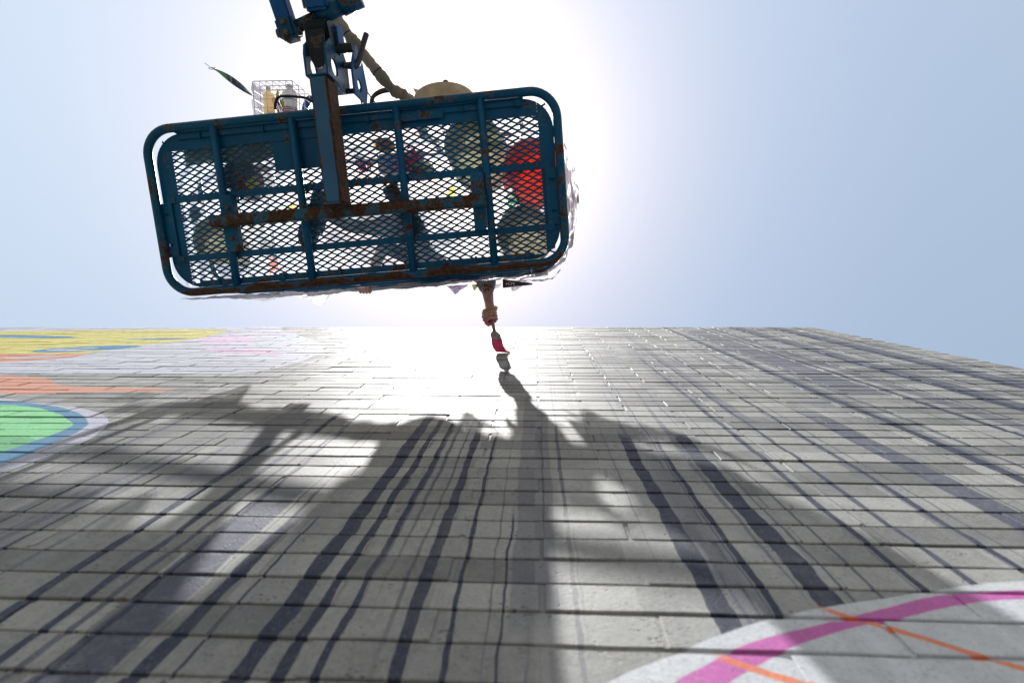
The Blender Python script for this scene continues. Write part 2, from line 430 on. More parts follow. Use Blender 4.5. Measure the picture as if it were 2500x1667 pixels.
for n in range(n0, 58):
    zc = Z0 + (n + .5) * CH; off = 0.171 if n % 2 == 0 else 0.012
    k0 = int(math.floor((XL - off) / BL)) + 1; k1 = int(math.ceil((XR - off) / BL))
    for k in range(k0, k1):
        xx = off + k * BL
        if xx > XR - .03: continue
        yy = hj.uniform(.0002, .0030); sl_ = hj.uniform(-.0006, .0006); zb = zc + hj.uniform(-.004, .004); hz = CH / 2 - hj.uniform(.003, .008)
        coreb.add([(xx - .007, yy + sl_, zb - hz), (xx + .007, yy - sl_, zb - hz), (xx + .007, yy - sl_, zb + hz), (xx - .007, yy + sl_, zb + hz),
                   (xx - .007, .02, zb - hz), (xx + .007, .02, zb - hz), (xx + .007, .02, zb + hz), (xx - .007, .02, zb + hz)],
                  [(0, 1, 2, 3), (4, 5, 1, 0), (3, 2, 6, 7)])
wallchild(coreb.build('mortar_bed', M_MORTAR))
for i, (cx, zc, sx, vi, dy, rx, ry) in enumerate(bricks):
    Mx = Matrix.Translation((cx, dy, zc)) @ Matrix.Rotation(rx, 4, 'X') @ Matrix.Rotation(ry, 4, 'Y') @ Matrix.Diagonal((sx, 1, 1, 1))
    if i in near:
        o = bpy.data.objects.new('brick', VARM['full'][vi]); COL.objects.link(o); o.matrix_world = Mx
        o.parent = wall; o.matrix_parent_inverse = Matrix.Translation((2.8, -0.15, 0))
    else:
        vs, fs = VAR['full'][vi]; rest.add([Mx @ v for v in vs], fs)
rb = rest.build('brickwork', M_BRICK); wallchild(rb); rb['kind'] = 'stuff'

# ------------------------------------------------------------------ ground
t = NT('asphalt'); P, x, y, z = t.pos()
c = t.mix(t.step(t.noise(P, 1.2, 5, .6), .3, .7), (.06, .06, .06), (.09, .09, .088))
c = t.mix(t.step(t.noise(P, 40, 3, .6), .55, .75) * .4, c, (.05, .05, .05))
t.l.new(c, t.b.inputs['Base Color']); t.b.inputs['Roughness'].default_value = .85; t.bump(t.noise(P, 90, 3), .3, .002)
g = MB().add([(-150, -150, 0), (150, -150, 0), (150, 150, 0), (-150, 150, 0)], [(0, 1, 2, 3)]).build('ground', t.m)
tag(g, 'grey asphalt yard at the foot of the wall', 'ground', kind='structure')

# ------------------------------------------------------------------ materials for the lift and the load
def paint(name, col, rust=0.5, rough=0.42, scale=9.0, dirt=0.14, wallside=0.0):
    t = NT(name); P, x, y, z = t.objpos()
    n = t.noise(P, scale, 6, 0.68); n2 = t.noise(P, scale * 6, 4, 0.6)
    fad = t.noise(P, 3.0, 3, .6)
    if wallside: n = n + t.step(y, .352, .378) * wallside            # the edge that scrapes along walls is rusted
    c = t.mix(t.step(fad, .3, .7), [q * .8 for q in col], [min(1, q * 1.2) for q in col])
    c = t.mix(t.step(n2, .52, .72) * dirt, c, (.05, .055, .055))
    rm = t.step(n * .8 + n2 * .2, .66 - rust * .24, .60 - rust * .24 + .10)
    rc = t.mix(t.step(n2, .3, .7), (.030, .014, .008), (.085, .038, .018))
    halo = t.step(n * .8 + n2 * .2, .63 - rust * .24, .655 - rust * .24 + .02)
    c = t.mix(halo * .35, c, (.14, .13, .10))
    c = t.mix(rm, c, rc); t.l.new(c, t.b.inputs['Base Color'])
    t.put(t.b.inputs['Roughness'], rm * .4 + rough); t.b.inputs['Specular IOR Level'].default_value = .18
    t.bump(n2 * .4 - rm * .5 + n * .2, .35, .0012)
    return t.m
BLUE = (.0, .066, .140)
M_BLUE = paint('blue_paint', BLUE, .30)
M_BLUE2 = paint('blue_paint_worn', (.0, .060, .125), .50, scale=9)
M_BLUE_CLEAN = paint('blue_paint_clean', (.004, .075, .22), .22)
M_RUSTY = paint('rusty_blue_paint', (.001, .068, .125), .86, scale=14)
def post_mat():
    t = NT('chipped_blue_paint'); P, x, y, z = t.objpos()
    n = t.noise(P, 13, 6, .68); n2 = t.noise(P, 60, 4, .6)
    edge = t.step((x + .046).abs(), .020, .039) * .34 + t.step(z, -.150, -.10) * .30
    rm = t.step(n * .85 + n2 * .15 + edge, .66, .70)
    c = t.mix(t.step(t.noise(P, 5, 3), .3, .7), (.0, .060, .125), (.001, .085, .170))
    c = t.mix(rm, c, t.mix(t.step(n2, .3, .7), (.030, .014, .009), (.10, .045, .022)))
    t.l.new(c, t.b.inputs['Base Color']); t.put(t.b.inputs['Roughness'], rm * .4 + .42); t.bump(n2 * .4 - rm * .6, .4, .0012); return t.m
M_POST = post_mat()
M_DARKSTEEL = paint('dark_steel', (.010, .014, .018), .3)
M_STEEL = simple('galvanised_wire', (.55, .55, .56), .35, .9)
M_BLACK = simple('black_rubber', (.018, .018, .02), .55, 0, .5, .2, 40)
M_BOLT = simple('rusty_bolt', (.10, .055, .03), .7, .3, .5, .4, 80)
def cloth(name, col, trans=0.25, rough=.85, bs=40, var=.25):
    t = NT(name); P, x, y, z = t.objpos()
    n = t.noise(P, 7, 4, .6); c = t.mix(t.step(n, .3, .7), [q * (1 - var) for q in col], [min(1, q * (1 + var)) for q in col])
    t.l.new(c, t.b.inputs['Base Color']); t.b.inputs['Roughness'].default_value = rough
    t.b.inputs['Sheen Weight'].default_value = .1
    t.bump(t.noise(P, bs, 4, .6), .5, .004)
    if trans > 0:
        tr = t.new('ShaderNodeBsdfTranslucent'); t.l.new(c, tr.inputs[0]); mx = t.new('ShaderNodeMixShader'); mx.inputs[0].default_value = trans
        t.l.new(t.b.outputs[0], mx.inputs[1]); t.l.new(tr.outputs[0], mx.inputs[2]); t.l.new(mx.outputs[0], t.out.inputs[0])
    return t.m
M_CANVAS = cloth('tan_canvas', (.50, .42, .31), .5)
M_HOSE = cloth('tan_hose_sleeve', (.22, .18, .125), .05, bs=30, var=.35)
M_TAN = cloth('tan_dropcloth', (.27, .20, .12), .10)
def film(name, tint, clear, diff=.45, gloss=.12, splat=None, speck=0.0):
    t = NT(name); P, x, y, z = t.objpos(); n = t.n
    n.remove(t.b)
    tr = n.new('ShaderNodeBsdfTransparent'); tr.inputs[0].default_value = (1, 1, 1, 1)
    tl = n.new('ShaderNodeBsdfTranslucent'); df = n.new('ShaderNodeBsdfDiffuse'); gl = n.new('ShaderNodeBsdfGlossy'); gl.inputs['Roughness'].default_value = .12
    bmp = n.new('ShaderNodeBump'); bmp.inputs['Strength'].default_value = .8; bmp.inputs['Distance'].default_value = .012
    hh = t.noise(P, 16, 5, .65, 1.2); t.l.new(hh.s, bmp.inputs['Height'])
    for q in (tl, df, gl): t.l.new(bmp.outputs[0], q.inputs['Normal'])
    c = t.mix(t.step(t.noise(P, 6, 4, .6), .3, .7), [q * .85 for q in tint], tint)
    clr = t.step(t.noise(P, 9, 4, .65, .6), .25, .75) * .5 + (clear - .25)
    if speck > 0:
        v = t.voro(P, 75); sp = t.step(v, .22, .12) * t.step(t.noise(P, 8, 3), .45, .65) * speck
        c = t.mix(sp, c, (.03, .03, .03)); clr = clr * (1 - sp)
    if splat:
        for (sx, sy, r, col) in splat:
            d = t.math('SQRT', (x - sx) * (x - sx) + (y - sy) * (y - sy))
            m = t.step(t.noise(P, 42, 4, .7, 1.5) - d * (.28 / r), .36, .40)
            c = t.mix(m, c, col); clr = clr * (1 - m)
    t.l.new(c, tl.inputs[0]); t.l.new(c, df.inputs[0])
    m1 = n.new('ShaderNodeMixShader'); m1.inputs[0].default_value = diff; t.l.new(tl.outputs[0], m1.inputs[1]); t.l.new(df.outputs[0], m1.inputs[2])
    m2 = n.new('ShaderNodeMixShader'); m2.inputs[0].default_value = gloss; t.l.new(m1.outputs[0], m2.inputs[1]); t.l.new(gl.outputs[0], m2.inputs[2])
    m3 = n.new('ShaderNodeMixShader'); t.put(m3.inputs[0], clr); t.l.new(m2.outputs[0], m3.inputs[1]); t.l.new(tr.outputs[0], m3.inputs[2])
    t.l.new(m3.outputs[0], t.out.inputs[0]); return t.m

# ------------------------------------------------------------------ boom lift: basket seen from below, held on its jib
LO_ = Vector((-0.826, -0.832, 3.98)); LA = math.radians(-4.4)
lift = empty('boom_lift', LO_, LA)
tag(lift, 'blue boom lift basket with rusty tube frame and steel mesh floor', 'lift')
LM = Matrix.Translation(LO_) @ Matrix.Rotation(LA, 4, 'Z'); LMI = LM.inverted()
def LW(u, v, w): return LM @ Vector((u, v, w))            # basket place to world
def WL(x, y, z): return LMI @ Vector((x, y, z))
HU, HV = .944, .374
ring = [(p[0], p[1], 0) for p in rrect(HU, HV, .118, 10)]
ft = MB().tube(ring, .0195, 14, closed=True).build('floor_ring', paint('blue_paint_scraped', (.0, .060, .125), .42, scale=9, wallside=.20), lift)
for u in (-.616, -.248, .231, .611):
    MB().tube([(u, -HV + .01, -.002), (u + .002, HV - .01, -.002)], .0180, 12).build('cross_tube', M_BLUE, ft)
# sheet border with a rounded outline and a rectangular opening, as four plates
def border_plate(poly): return MB().prism(poly, .0205, .0245)
out = rrect(.9245, .3535, .138, 10)
U0, U1, V0, V1 = -.846, .858, -.278, .332
def clip(pts, f):
    res = []; m = len(pts)
    for i in range(m):
        a, b = pts[i], pts[(i + 1) % m]; fa, fb = f(a), f(b)
        if fa >= 0: res.append(a)
        if (fa >= 0) != (fb >= 0):
            k = fa / (fa - fb); res.append((a[0] + (b[0] - a[0]) * k, a[1] + (b[1] - a[1]) * k))
    return res
for poly in (clip(out, lambda p: U0 - p[0]), clip(out, lambda p: p[0] - U1),
             clip(clip(clip(out, lambda p: p[0] - U0 - .0006), lambda p: U1 - .0006 - p[0]), lambda p: V0 - p[1]),
             clip(clip(clip(out, lambda p: p[0] - U0 - .0006), lambda p: U1 - .0006 - p[0]), lambda p: p[1] - V1)):
    border_plate(poly).build('floor_border', M_BLUE, ft)
for v, name in ((-.060, 'floor_angle'), (.214, 'floor_angle')):
    b = MB(); b.box((0, v, .0135), (1.80, .0295, .0045)); b.box((0, v + .0125, .024), (1.80, .004, .016)); b.build(name, M_BLUE, ft)
    for u in (-.86, -.20, .26, .84):
        MB().lathe([(0, -.004), (.006, -.004), (.007, 0), (.007, .004), (0, .004)], (u, v, .0075), 8).build('bolt', M_BOLT, ft)
for v in (-.338, .338):
    b = MB(); b.box((0, v, .012), (1.60, .028, .005)); b.box((0, v + math.copysign(.0135, v), .0045), (1.60, .0035, .016)); b.build('edge_angle', M_BLUE2 if v > 0 else M_BLUE, ft)
    for u in (-.68, -.40, -.12, .12, .36, .55, .78):
        bb = MB().box((u + random.uniform(-.03, .03), v - math.copysign(.006, v), .006), (random.uniform(.008, .03), .03, .012), None, .002); bb.build('clip', M_BLUE2, ft)
MB().box((-.258, -.226, .0262), (.216, .160, .003)).build('patch_plate', M_BLUE, ft)
MB().box((.34, -.318, .002), (.20, .034, .006), None, .002).build('patch_plate', M_BLUE2, ft)
# expanded steel mesh: a diamond lattice of short strands
LWD, SWD = .0525, .0300
mb = MB()
nu0, nu1 = int((-.905) / (LWD / 2)), int(.905 / (LWD / 2)); nv0, nv1 = int(-.335 / (SWD / 2)), int(.34 / (SWD / 2))
def node(i, j): return Vector((i * LWD / 2 + .004, j * SWD / 2 + .003, .0315))
for i in range(nu0, nu1):
    for j in range(nv0, nv1):
        if (i + j) % 2: continue
        a = node(i, j)
        for dj in (1, -1):
            if j + dj < nv0: continue
            b = node(i + 1, j + dj)
            d = (b - a).normalized(); side = Vector((-d.y, d.x, 0)); w = .0040
            a2 = a + d * .006 + Vector((0, dj * .0012, 0)); b2 = b - d * .006 - Vector((0, dj * .0012, 0))
            tilt = Vector((0, 0, .0022))
            vs = []
            for p, k in ((a, .0054), (a2, w), (b2, w), (b, .0054)):
                vs += [p + side * k - tilt * .3, p + side * k + tilt, p - side * k + tilt * .3, p - side * k - tilt]
            fs = []
            for q in range(3):
                for r in range(4): fs.append((q * 4 + r, q * 4 + (r + 1) % 4, q * 4 + 4 + (r + 1) % 4, q * 4 + 4 + r))
            mb.add(vs, fs)
em = mb.build('expanded_mesh', M_DARKSTEEL if False else M_BLUE, lift); em['kind'] = 'stuff'
# slotted plates at the short ends
for su in (-1, 1):
    u0, u1 = (-.940, -.879) if su < 0 else (.872, .934)
    uc = (u0 + u1) / 2; b = MB(); W2 = (u1 - u0) / 2
    zs = (.0105, .0145)
    for (ua, ub, va, vb) in ((u0, u1, -.046, -.0005), (u0, u1, .0110, .1400), (u0, u1, .1515, .203), (u0, uc - .012, -.0005, .0110), (uc + .012, u1, -.0005, .0110), (u0, uc - .012, .1400, .1515), (uc + .012, u1, .1400, .1515)):
        b.prism([(ua, va), (ub, va), (ub, vb), (ua, vb)], zs[0], zs[1])
    b.build('slotted_plate', M_BLUE, lift)
# support: bolted end plates, rusty square tube, post
sup = MB().box((-.025, .074, -.058), (1.262, .052, .050), Matrix.Rotation(.012, 3, 'Z'), .006).build('support_tube', M_RUSTY, lift)
for su, u0 in ((-1, -.592), (1, .568)):
    b = MB().prism([(p[0] * .5 + u0, p[1] + .077) for p in rrect(.058, .128, .022, 5)], -.0325, -.0265)
    for vv in (.006, .147):
        pass
    pl = b.build('bolt_plate', M_BLUE, sup)
    MB().prism([(u0 + su * -.030, -.05), (u0 + su * -.024, -.05), (u0 + su * -.024, .205), (u0 + su * -.030, .205)], -.026, .010).build('bolt_plate_flange', M_BLUE2, sup)
    for vv in (.008, .147):
        MB().lathe([(0, -.013), (.0075, -.013), (.0085, -.011), (.0085, -.006), (.012, -.006), (.012, -.003), (0, -.003)], (u0 + .006, vv, -.030), 6, smooth=False).build('bolt', M_BOLT, sup)
post = MB().box((-.046, -.210, -.098), (.078, .52, .120), None, .009).build('support_post', M_POST, lift)
MB().box((-.046, .052, -.092), (.10, .012, .10), None, .003).build('weld_plate', M_RUSTY, post)

# guard rails above the floor
def ringpts(hu, hv, r, w, du=0, dv=0): return [(p[0] + du, p[1] + dv, w) for p in rrect(hu, hv, r, 8)]
RU, RV = .985, .408
gr = MB().tube(ringpts(RU, RV, .20, 1.10, .01, .006), .0165, 10, closed=True).build('top_rail', M_BLUE, lift)
for zz, hu_, hv_ in ((.73, .972, .398), (.36, .958, .386)): MB().tube(ringpts(hu_, hv_, .17, zz, .006, .003), .0125, 10, closed=True).build('mid_rail', M_BLUE, gr)
for (u, v) in ((-.80, HV), (-.27, HV), (.25, HV), (.78, HV), (-.80, -HV), (-.27, -HV), (.25, -HV), (.78, -HV), (-HU, 0), (HU, 0)):
    k = 1.09 if abs(v) > .1 else 1.0; ku = 1.055 if abs(v) < .1 else 1.0
    MB().tube([(u, v, .012), (u * (1 + (ku - 1) * .4), v * (1 + (k - 1) * .4), .56), (u * ku, v * k, 1.10)], .0135, 8).build('rail_post', M_BLUE, gr)
tb = MB()
rp = rrect(HU + .002, HV + .002, .12, 8)
# control box on the far rail
MB().box((.02, -.33, .95), (.30, .12, .16), None, .015).build('control_box', M_BLUE_CLEAN, gr)

# jib: fork plates, arm, knuckle tube, links and boom
jib = empty('jib'); jib.parent = lift
def Wp(p): return WL(*p)
def plate_yz(name, poly, xc, th, m, par, hole=None):
    """upright plate in the boom's plane: poly of (distance out, height) in basket space"""
    bm = bmesh.new()
    vs = [bm.verts.new((xc - th / 2, p[0], p[1])) for p in poly]
    f = bm.faces.new(vs)
    if hole:
        hc, hr = hole; hv = [bm.verts.new((xc - th / 2, hc[0] + hr * math.cos(2 * math.pi * k / 20), hc[1] + hr * math.sin(2 * math.pi * k / 20))) for k in range(20)]
        e = [bm.edges.new((hv[k], hv[(k + 1) % 20])) for k in range(20)]
        edges = list(f.edges) + e
        bm.faces.remove(f)
        r = bmesh.ops.triangle_fill(bm, use_beauty=True, edges=edges)
    g = bmesh.ops.extrude_face_region(bm, geom=list(bm.faces))
    for v in [q for q in g['geom'] if isinstance(q, bmesh.types.BMVert)]: v.co.x += th
    bmesh.ops.recalc_face_normals(bm, faces=list(bm.faces))
    me = bpy.data.meshes.new(name); bm.to_mesh(me); bm.free(); me.materials.append(m)
    o = bpy.data.objects.new(name, me); COL.objects.link(o); o.parent = par; return o
fork = [(-.472, -.158), (-.472, .06), (-.50, .10), (-.60, .10), (-.665, .04), (-.665, -.06), (-.600, -.145), (-.56, -.158)]
for xc in (-.092, -.002):
    plate_yz('fork_plate', fork, xc, .009, M_BLUE, lift, ((-.528, -.075), .036))
plate_yz('fork_plate', [(-.44, .00), (-.44, .16), (-.52, .20), (-.66, .15), (-.68, .08), (-.56, .0)], .052, .009, M_BLUE_CLEAN, lift, ((-.50, .08), .030))
MB().box((-.047, -.4765, -.03), (.080, .008, .25), None, .002).build('fork_back_plate', M_BLUE, lift)
MB().prism([(-.087, -.560), (-.076, -.560), (-.070, -.535), (-.058, -.515), (-.047, -.508), (-.030, -.512), (-.018, -.530), (-.0075, -.560), (-.0075, -.662), (-.087, -.662)][::-1], -.132, -.124).build('fork_web', M_DARKSTEEL, lift)
for vv, ww in ((-.47, .05), (-.60, .09)):
    MB().tube([(-.001, vv, ww), (.052, vv, ww)], .012, 10).build('spacer', M_DARKSTEEL, lift)
# pin through the fork
MB().tube([(-.115, -.625, -.02), (.075, -.625, -.02)], .020, 14).build('pivot_pin', M_DARKSTEEL, lift)
P_ = lambda x, y, z: tuple(WL(x, y, z))
kn0 = WL(-.92, -1.545, 3.90); pv = Vector((-.047, -.625, -.02))
arm_dir = (kn0 - pv)
arm = MB().bar(pv + arm_dir * -.12, kn0 + arm_dir * .10, .098, .110, (0, 0, 1), .008).build('jib_arm', M_DARKSTEEL, lift)
MB().bar(pv + Vector((.052, .0, .055)), kn0 + Vector((.060, 0, .055)), .012, .07, (0, 0, 1), .002).build('arm_flange', M_BLUE_CLEAN, arm)
MB().bar(pv + Vector((-.052, -.02, .02)), kn0 + Vector((-.050, .03, .02)), .012, .08, (0, 0, 1), .003).build('arm_flange', M_BLUE, arm)
ka = WL(-1.02, -1.525, 3.905); kb = WL(-.74, -1.635, 3.905); kd = (kb - ka)
MB().tube([ka, ka + kd * .34], .0255, 18).build('knuckle_tube', M_BLUE2, lift)
MB().tube([ka + kd * .30, ka + kd * .33], .040, 18).build('knuckle_collar', M_DARKSTEEL, lift)
MB().tube([ka + kd * .33, ka + kd * .70], .034, 18).build('knuckle_sleeve', M_BLUE2, lift)
MB().tube([ka + kd * .70, kb], .040, 18).build('knuckle_head', M_BLUE2, lift)
# left link: hollow box beam with an end block, running back to the boom
bk = WL(-1.047, -1.500, 3.895); bd = (WL(-1.085, -1.665, 3.86) - bk)
lk = MB().bar(bk + bd * .22, bk + bd * 6.0, .066, .070, (0, 0, 1), .006).build('leveling_link', M_BLUE_CLEAN, lift)
MB().bar(bk + bd * -.20, bk + bd * .34, .078, .088, (0, 0, 1), .014).build('link_end_block', M_BLUE2, lk)
for q in (-.12, .10):
    MB().lathe([(0, -.012), (.011, -.012), (.011, .002), (0, .002)], bk + bd * q + Vector((.0, 0, -.046)), 6, smooth=False).build('bolt', M_BOLT, lk)
MB().tube([bk + Vector((-.055, 0, .0)), bk + Vector((.05, 0, 0))], .017, 12).build('link_pin', M_BOLT, lk)
bo = kn0 + (bd.normalized() * .05)
boom_end = WL(-1.55, -8.2, 1.75)
bm_ = MB().bar(kn0 + Vector((.01, -.035, .005)), boom_end, .105, .125, (0, 0, 1), .012).build('boom', M_BLUE_CLEAN, lift)
MB().bar(kn0 + (boom_end - kn0) * .22, boom_end, .15, .17, (0, 0, 1), .012).build('boom_sleeve', M_BLUE, bm_)
# turntable, chassis and wheels out behind
ch = empty('chassis'); ch.parent = lift; bpy.data.objects.remove(ch); bpy.data.objects.remove(jib)
cw = WL(-1.55, -8.2, 0)
cb = MB().box(cw + Vector((0, 0, 1.05)), (1.1, 1.6, 1.1), None, .08).build('turntable', M_BLUE, lift)
cc = MB().box(cw + Vector((0, 0, .52)), (1.5, 2.6, .26), None, .05).build('chassis', M_DARKSTEEL, lift)
for sx in (-1, 1):
    for sy in (-1, 1):
        Rw = Matrix.Rotation(math.pi / 2, 3, 'Y')
        wq = MB().lathe([(.10, -.12), (.36, -.12), (.40, -.08), (.40, .08), (.36, .12), (.10, .12)], cw + Vector((sx * .85, sy * .85, .40)), 28, Rw).build('wheel', M_BLACK, cc)

# sleeved hose bundle beside the jib
hp = catmull([WL(-1.02, -2.50, 3.68), WL(-1.005, -2.12, 3.97), WL(-.985, -1.90, 4.16), WL(-.985, -1.75, 4.24), WL(-.925, -1.648, 4.25), WL(-.838, -1.537, 4.30), WL(-.735, -1.418, 4.35), WL(-.680, -1.40, 4.42), WL(-.645, -1.36, 4.55), WL(-.66, -1.27, 4.75)], 12)
rad = []
for i, p in enumerate(hp):
    rad.append(.0275 + .012 * noise.noise(Vector((i * .22, 0, 0))) + 0.009 * noise.noise(Vector((i * .7, 4, 0))))
hs = MB().tube(hp, .024, 14, radii=rad).build('hose_sleeve', M_HOSE, lift)
for i in (12, 30, 48, 64, 78, 87):
    if i + 1 < len(hp):
        MB().tube([hp[i], hp[i] + (hp[i + 1] - hp[i]).normalized() * .006], rad[i] * 1.06, 14, caps=False).build('cable_tie', M_BLACK, hs)
for k, (r0, dz) in enumerate(((.0, 0), (.006, .012), (-.005, .02))):
    cp = catmull([WL(-.91, -1.36, 4.55), WL(-.895 + r0, -1.415, 4.5 + dz), WL(-.86, -1.455 - r0, 4.5 + dz), WL(-.80, -1.468 - r0, 4.5 + dz), WL(-.745, -1.45, 4.5 + dz), WL(-.71 + r0, -1.40, 4.52), WL(-.70, -1.30, 4.58)], 8)
    MB().tube(cp, .0065, 8).build('cable', M_BLACK, hs)
MB().tube(catmull([WL(-.925, -1.36, 4.45), WL(-.93, -1.425, 4.42), WL(-.91, -1.45, 4.42), WL(-.87, -1.40, 4.45), WL(-.83, -1.34, 4.5)], 8), .004, 6).build('cable', M_BLACK, hs)
# kinked drag chain standing off the arm
MB().tube(catmull([WL(-.86, -1.40, 3.99), WL(-.815, -1.405, 4.02), WL(-.80, -1.44, 4.04), WL(-.79, -1.50, 4.06), WL(-.775, -1.565, 4.08)], 6), .0135, 8).build('drag_hose', M_BLACK, hs)
# step tubes on the far side by the basket gate
MB().tube(catmull([WL(-1.325, -1.30, 4.62), WL(-1.308, -1.40, 4.60), WL(-1.285, -1.448, 4.60), WL(-1.255, -1.452, 4.60), WL(-1.10, -1.35, 4.62), WL(-1.04, -1.28, 4.62)], 8), .0175, 12).build('step_tube', M_BLUE_CLEAN, gr)
MB().tube(catmull([WL(-1.215, -1.24, 4.06), WL(-1.21, -1.268, 4.06), WL(-1.195, -1.292, 4.06), WL(-1.16, -1.296, 4.06), WL(-1.06, -1.285, 4.06), WL(-1.0, -1.24, 4.06)], 8), .006, 10).build('step_tube', M_DARKSTEEL, gr)

# ------------------------------------------------------------------ load on the basket floor
FZ = LO_.z + .0345                    # top of the floor mesh
def grid_sheet(fn, nu, nv):
    vs = []; fs = []
    for j in range(nv + 1):
        for i in range(nu + 1): vs.append(fn(i / nu, j / nv))
    for j in range(nv):
        for i in range(nu):
            a = j * (nu + 1) + i; fs.append((a, a + 1, a + nu + 2, a + nu + 1))
    return vs, fs
def nz_(p, s, k=0): return noise.noise(Vector(p) * s + Vector((k, k * 1.7, 0)))
M_FILM_FLOOR = film('floor_film', (.93, .92, .95), .70, .20, .04, splat=[(.25, -.14, .11, (.42, .02, .05)), (.04, -.13, .07, (.40, .02, .05)), (.56, .02, .08, (.30, .02, .05)), (.12, -.23, .05, (.40, .18, .05)), (-.32, .02, .05, (.65, .40, .02)), (.44, .02, .05, (.60, .50, .03)), (-.45, .28, .06, (.42, .12, .08)), (.72, .08, .07, (.03, .09, .05))], speck=.8)
def ff(a, b):
    u = -.90 + 1.80 * a; v = -.335 + .68 * b
    h = .012 + .010 * (nz_((u, v, 0), 7) + 1) * .5 + .008 * abs(nz_((u, v, 3), 19))
    return (u, v, h)
vs, fs = grid_sheet(ff, 90, 36)
fl = MB().add(vs, fs, True).build('plastic_sheet', M_FILM_FLOOR); fl.location = (LO_.x, LO_.y, FZ - .004); fl.rotation_euler.z = LA
tag(fl, 'paint splattered clear plastic sheet lying on the basket floor', 'plastic sheet')
FT = FZ + .030

def bucket(name, u, v, r, h, m, label, inner=None, mrim=None, cat='bucket', group=None, handle=True):
    p = LW(u, v, 0); b = empty(name, (p.x, p.y, FT)); tag(b, label, cat, group)
    r2 = r * 1.13
    MB().lathe([(0, .006), (r * .90, .006), (r * .92, 0), (r * .985, 0), (r, .006), (r2, h), (r2 * 1.05, h - .002), (r2 * 1.05, h - .03), (r2 * 1.005, h - .03)], n=36).lathe(
        [(0, .012), (r * .96, .012), (r2 * .965, h), (r2, h)], n=36).build('shell', m, b)
    for q in (.30, .55, .78): MB().lathe([(r * (q - .02), .006), (r * (q - .012), .002), (r * (q + .012), .002), (r * (q + .02), .006)], n=36).build('base_ring', m, b)
    MB().lathe([(r * .95, h * .86), (r * 1.13, h * .86), (r * 1.14, h * .83), (r * .95, h * .83)], n=36).build('rib', m, b)
    if inner: MB().lathe([(0, h * .6), (r * 1.02, h * .6)], n=36).build('paint_fill', inner, b)
    if handle:
        pts = [Vector((math.cos(a) * r2 * 1.03, -.3 * r2 * math.sin(a), h - .02 + .2 * r2 * math.sin(a) - .02)) for a in [math.pi * k / 16 for k in range(17)]]
        MB().tube(pts, .0025, 6).build('handle', M_STEEL, b)
    return b
def plastic(name, col, tl=.35, rough=.4):
    t = NT(name); P, x, y, z = t.objpos()
    c = t.mix(t.step(t.noise(P, 18, 4, .65), .50, .7) * .6, col, [q * .40 for q in col])
    t.l.new(c, t.b.inputs['Base Color']); t.b.inputs['Roughness'].default_value = rough
    tr = t.new('ShaderNodeBsdfTranslucent'); t.l.new(c, tr.inputs[0]); mx = t.new('ShaderNodeMixShader'); mx.inputs[0].default_value = tl
    t.l.new(t.b.outputs[0], mx.inputs[1]); t.l.new(tr.outputs[0], mx.inputs[2]); t.l.new(mx.outputs[0], t.out.inputs[0]); return t.m
M_WHITEPL = plastic('white_plastic', (.54, .52, .41), .6)
M_GREYPL = plastic('grey_plastic', (.52, .49, .40), .6)
M_REDPL = plastic('red_plastic', (.80, .15, .03), .55)
M_BROWN = plastic('brown_pot', (.22, .06, .035), .15)
M_GREENP = simple('green_paint', (.18, .45, .12), .4); M_YELP = simple('yellow_paint', (.65, .52, .03), .4); M_WHITEP = simple('white_paint', (.7, .7, .68), .4)
bucket('paint_bucket', .555, -.190, .136, .36, M_WHITEPL, 'large off-white paint bucket beside the red one, seen through the basket mesh', False)
bucket('paint_bucket', .815, -.070, .128, .34, M_REDPL, 'glowing red plastic bucket at the right end of the basket', False)
bucket('paint_bucket', .755, .225, .128, .36, M_GREYPL, 'grey paint bucket by the right corner nearest the wall', False)
bucket('paint_bucket', -.733, .135, .108, .30, M_GREYPL, 'grey round bucket at the left end of the basket nearest the wall', False)
bp = bucket('paint_pot', -.565, -.150, .082, .16, M_BROWN, 'brown paint pot with yellow drips behind the left cross tube', M_YELP, cat='paint pot')
MB().lathe([(.0, .0), (.03, .0), (.034, .004), (.03, .012), (0, .012)], (.062, .035, -.006), 14).build('paint_drip', M_YELP, bp)
# folded tan dropcloth along the far edge
def dc(a, b):
    u = -.815 + .45 * a; v = -.318 + .105 * b * (1 - .12 * math.sin(a * 7))
    e = min(a, 1 - a, b, 1 - b); return (u, v, .012 + .05 * min(1, e * 6) + .010 * nz_((u, v, 0), 22))
vs, fs = grid_sheet(dc, 30, 12); d_ = MB().add(vs, fs, True)
vs2 = [(p[0], p[1], .004 + .003 * nz_(p, 30)) for p in vs]; d_.add(vs2, [f[::-1] for f in fs], True)
do = d_.build('dropcloth', M_TAN); do.location = (LO_.x, LO_.y, FT - .004); do.rotation_euler.z = LA
tag(do, 'folded tan dropcloth lying along the far left edge of the basket floor', 'dropcloth')
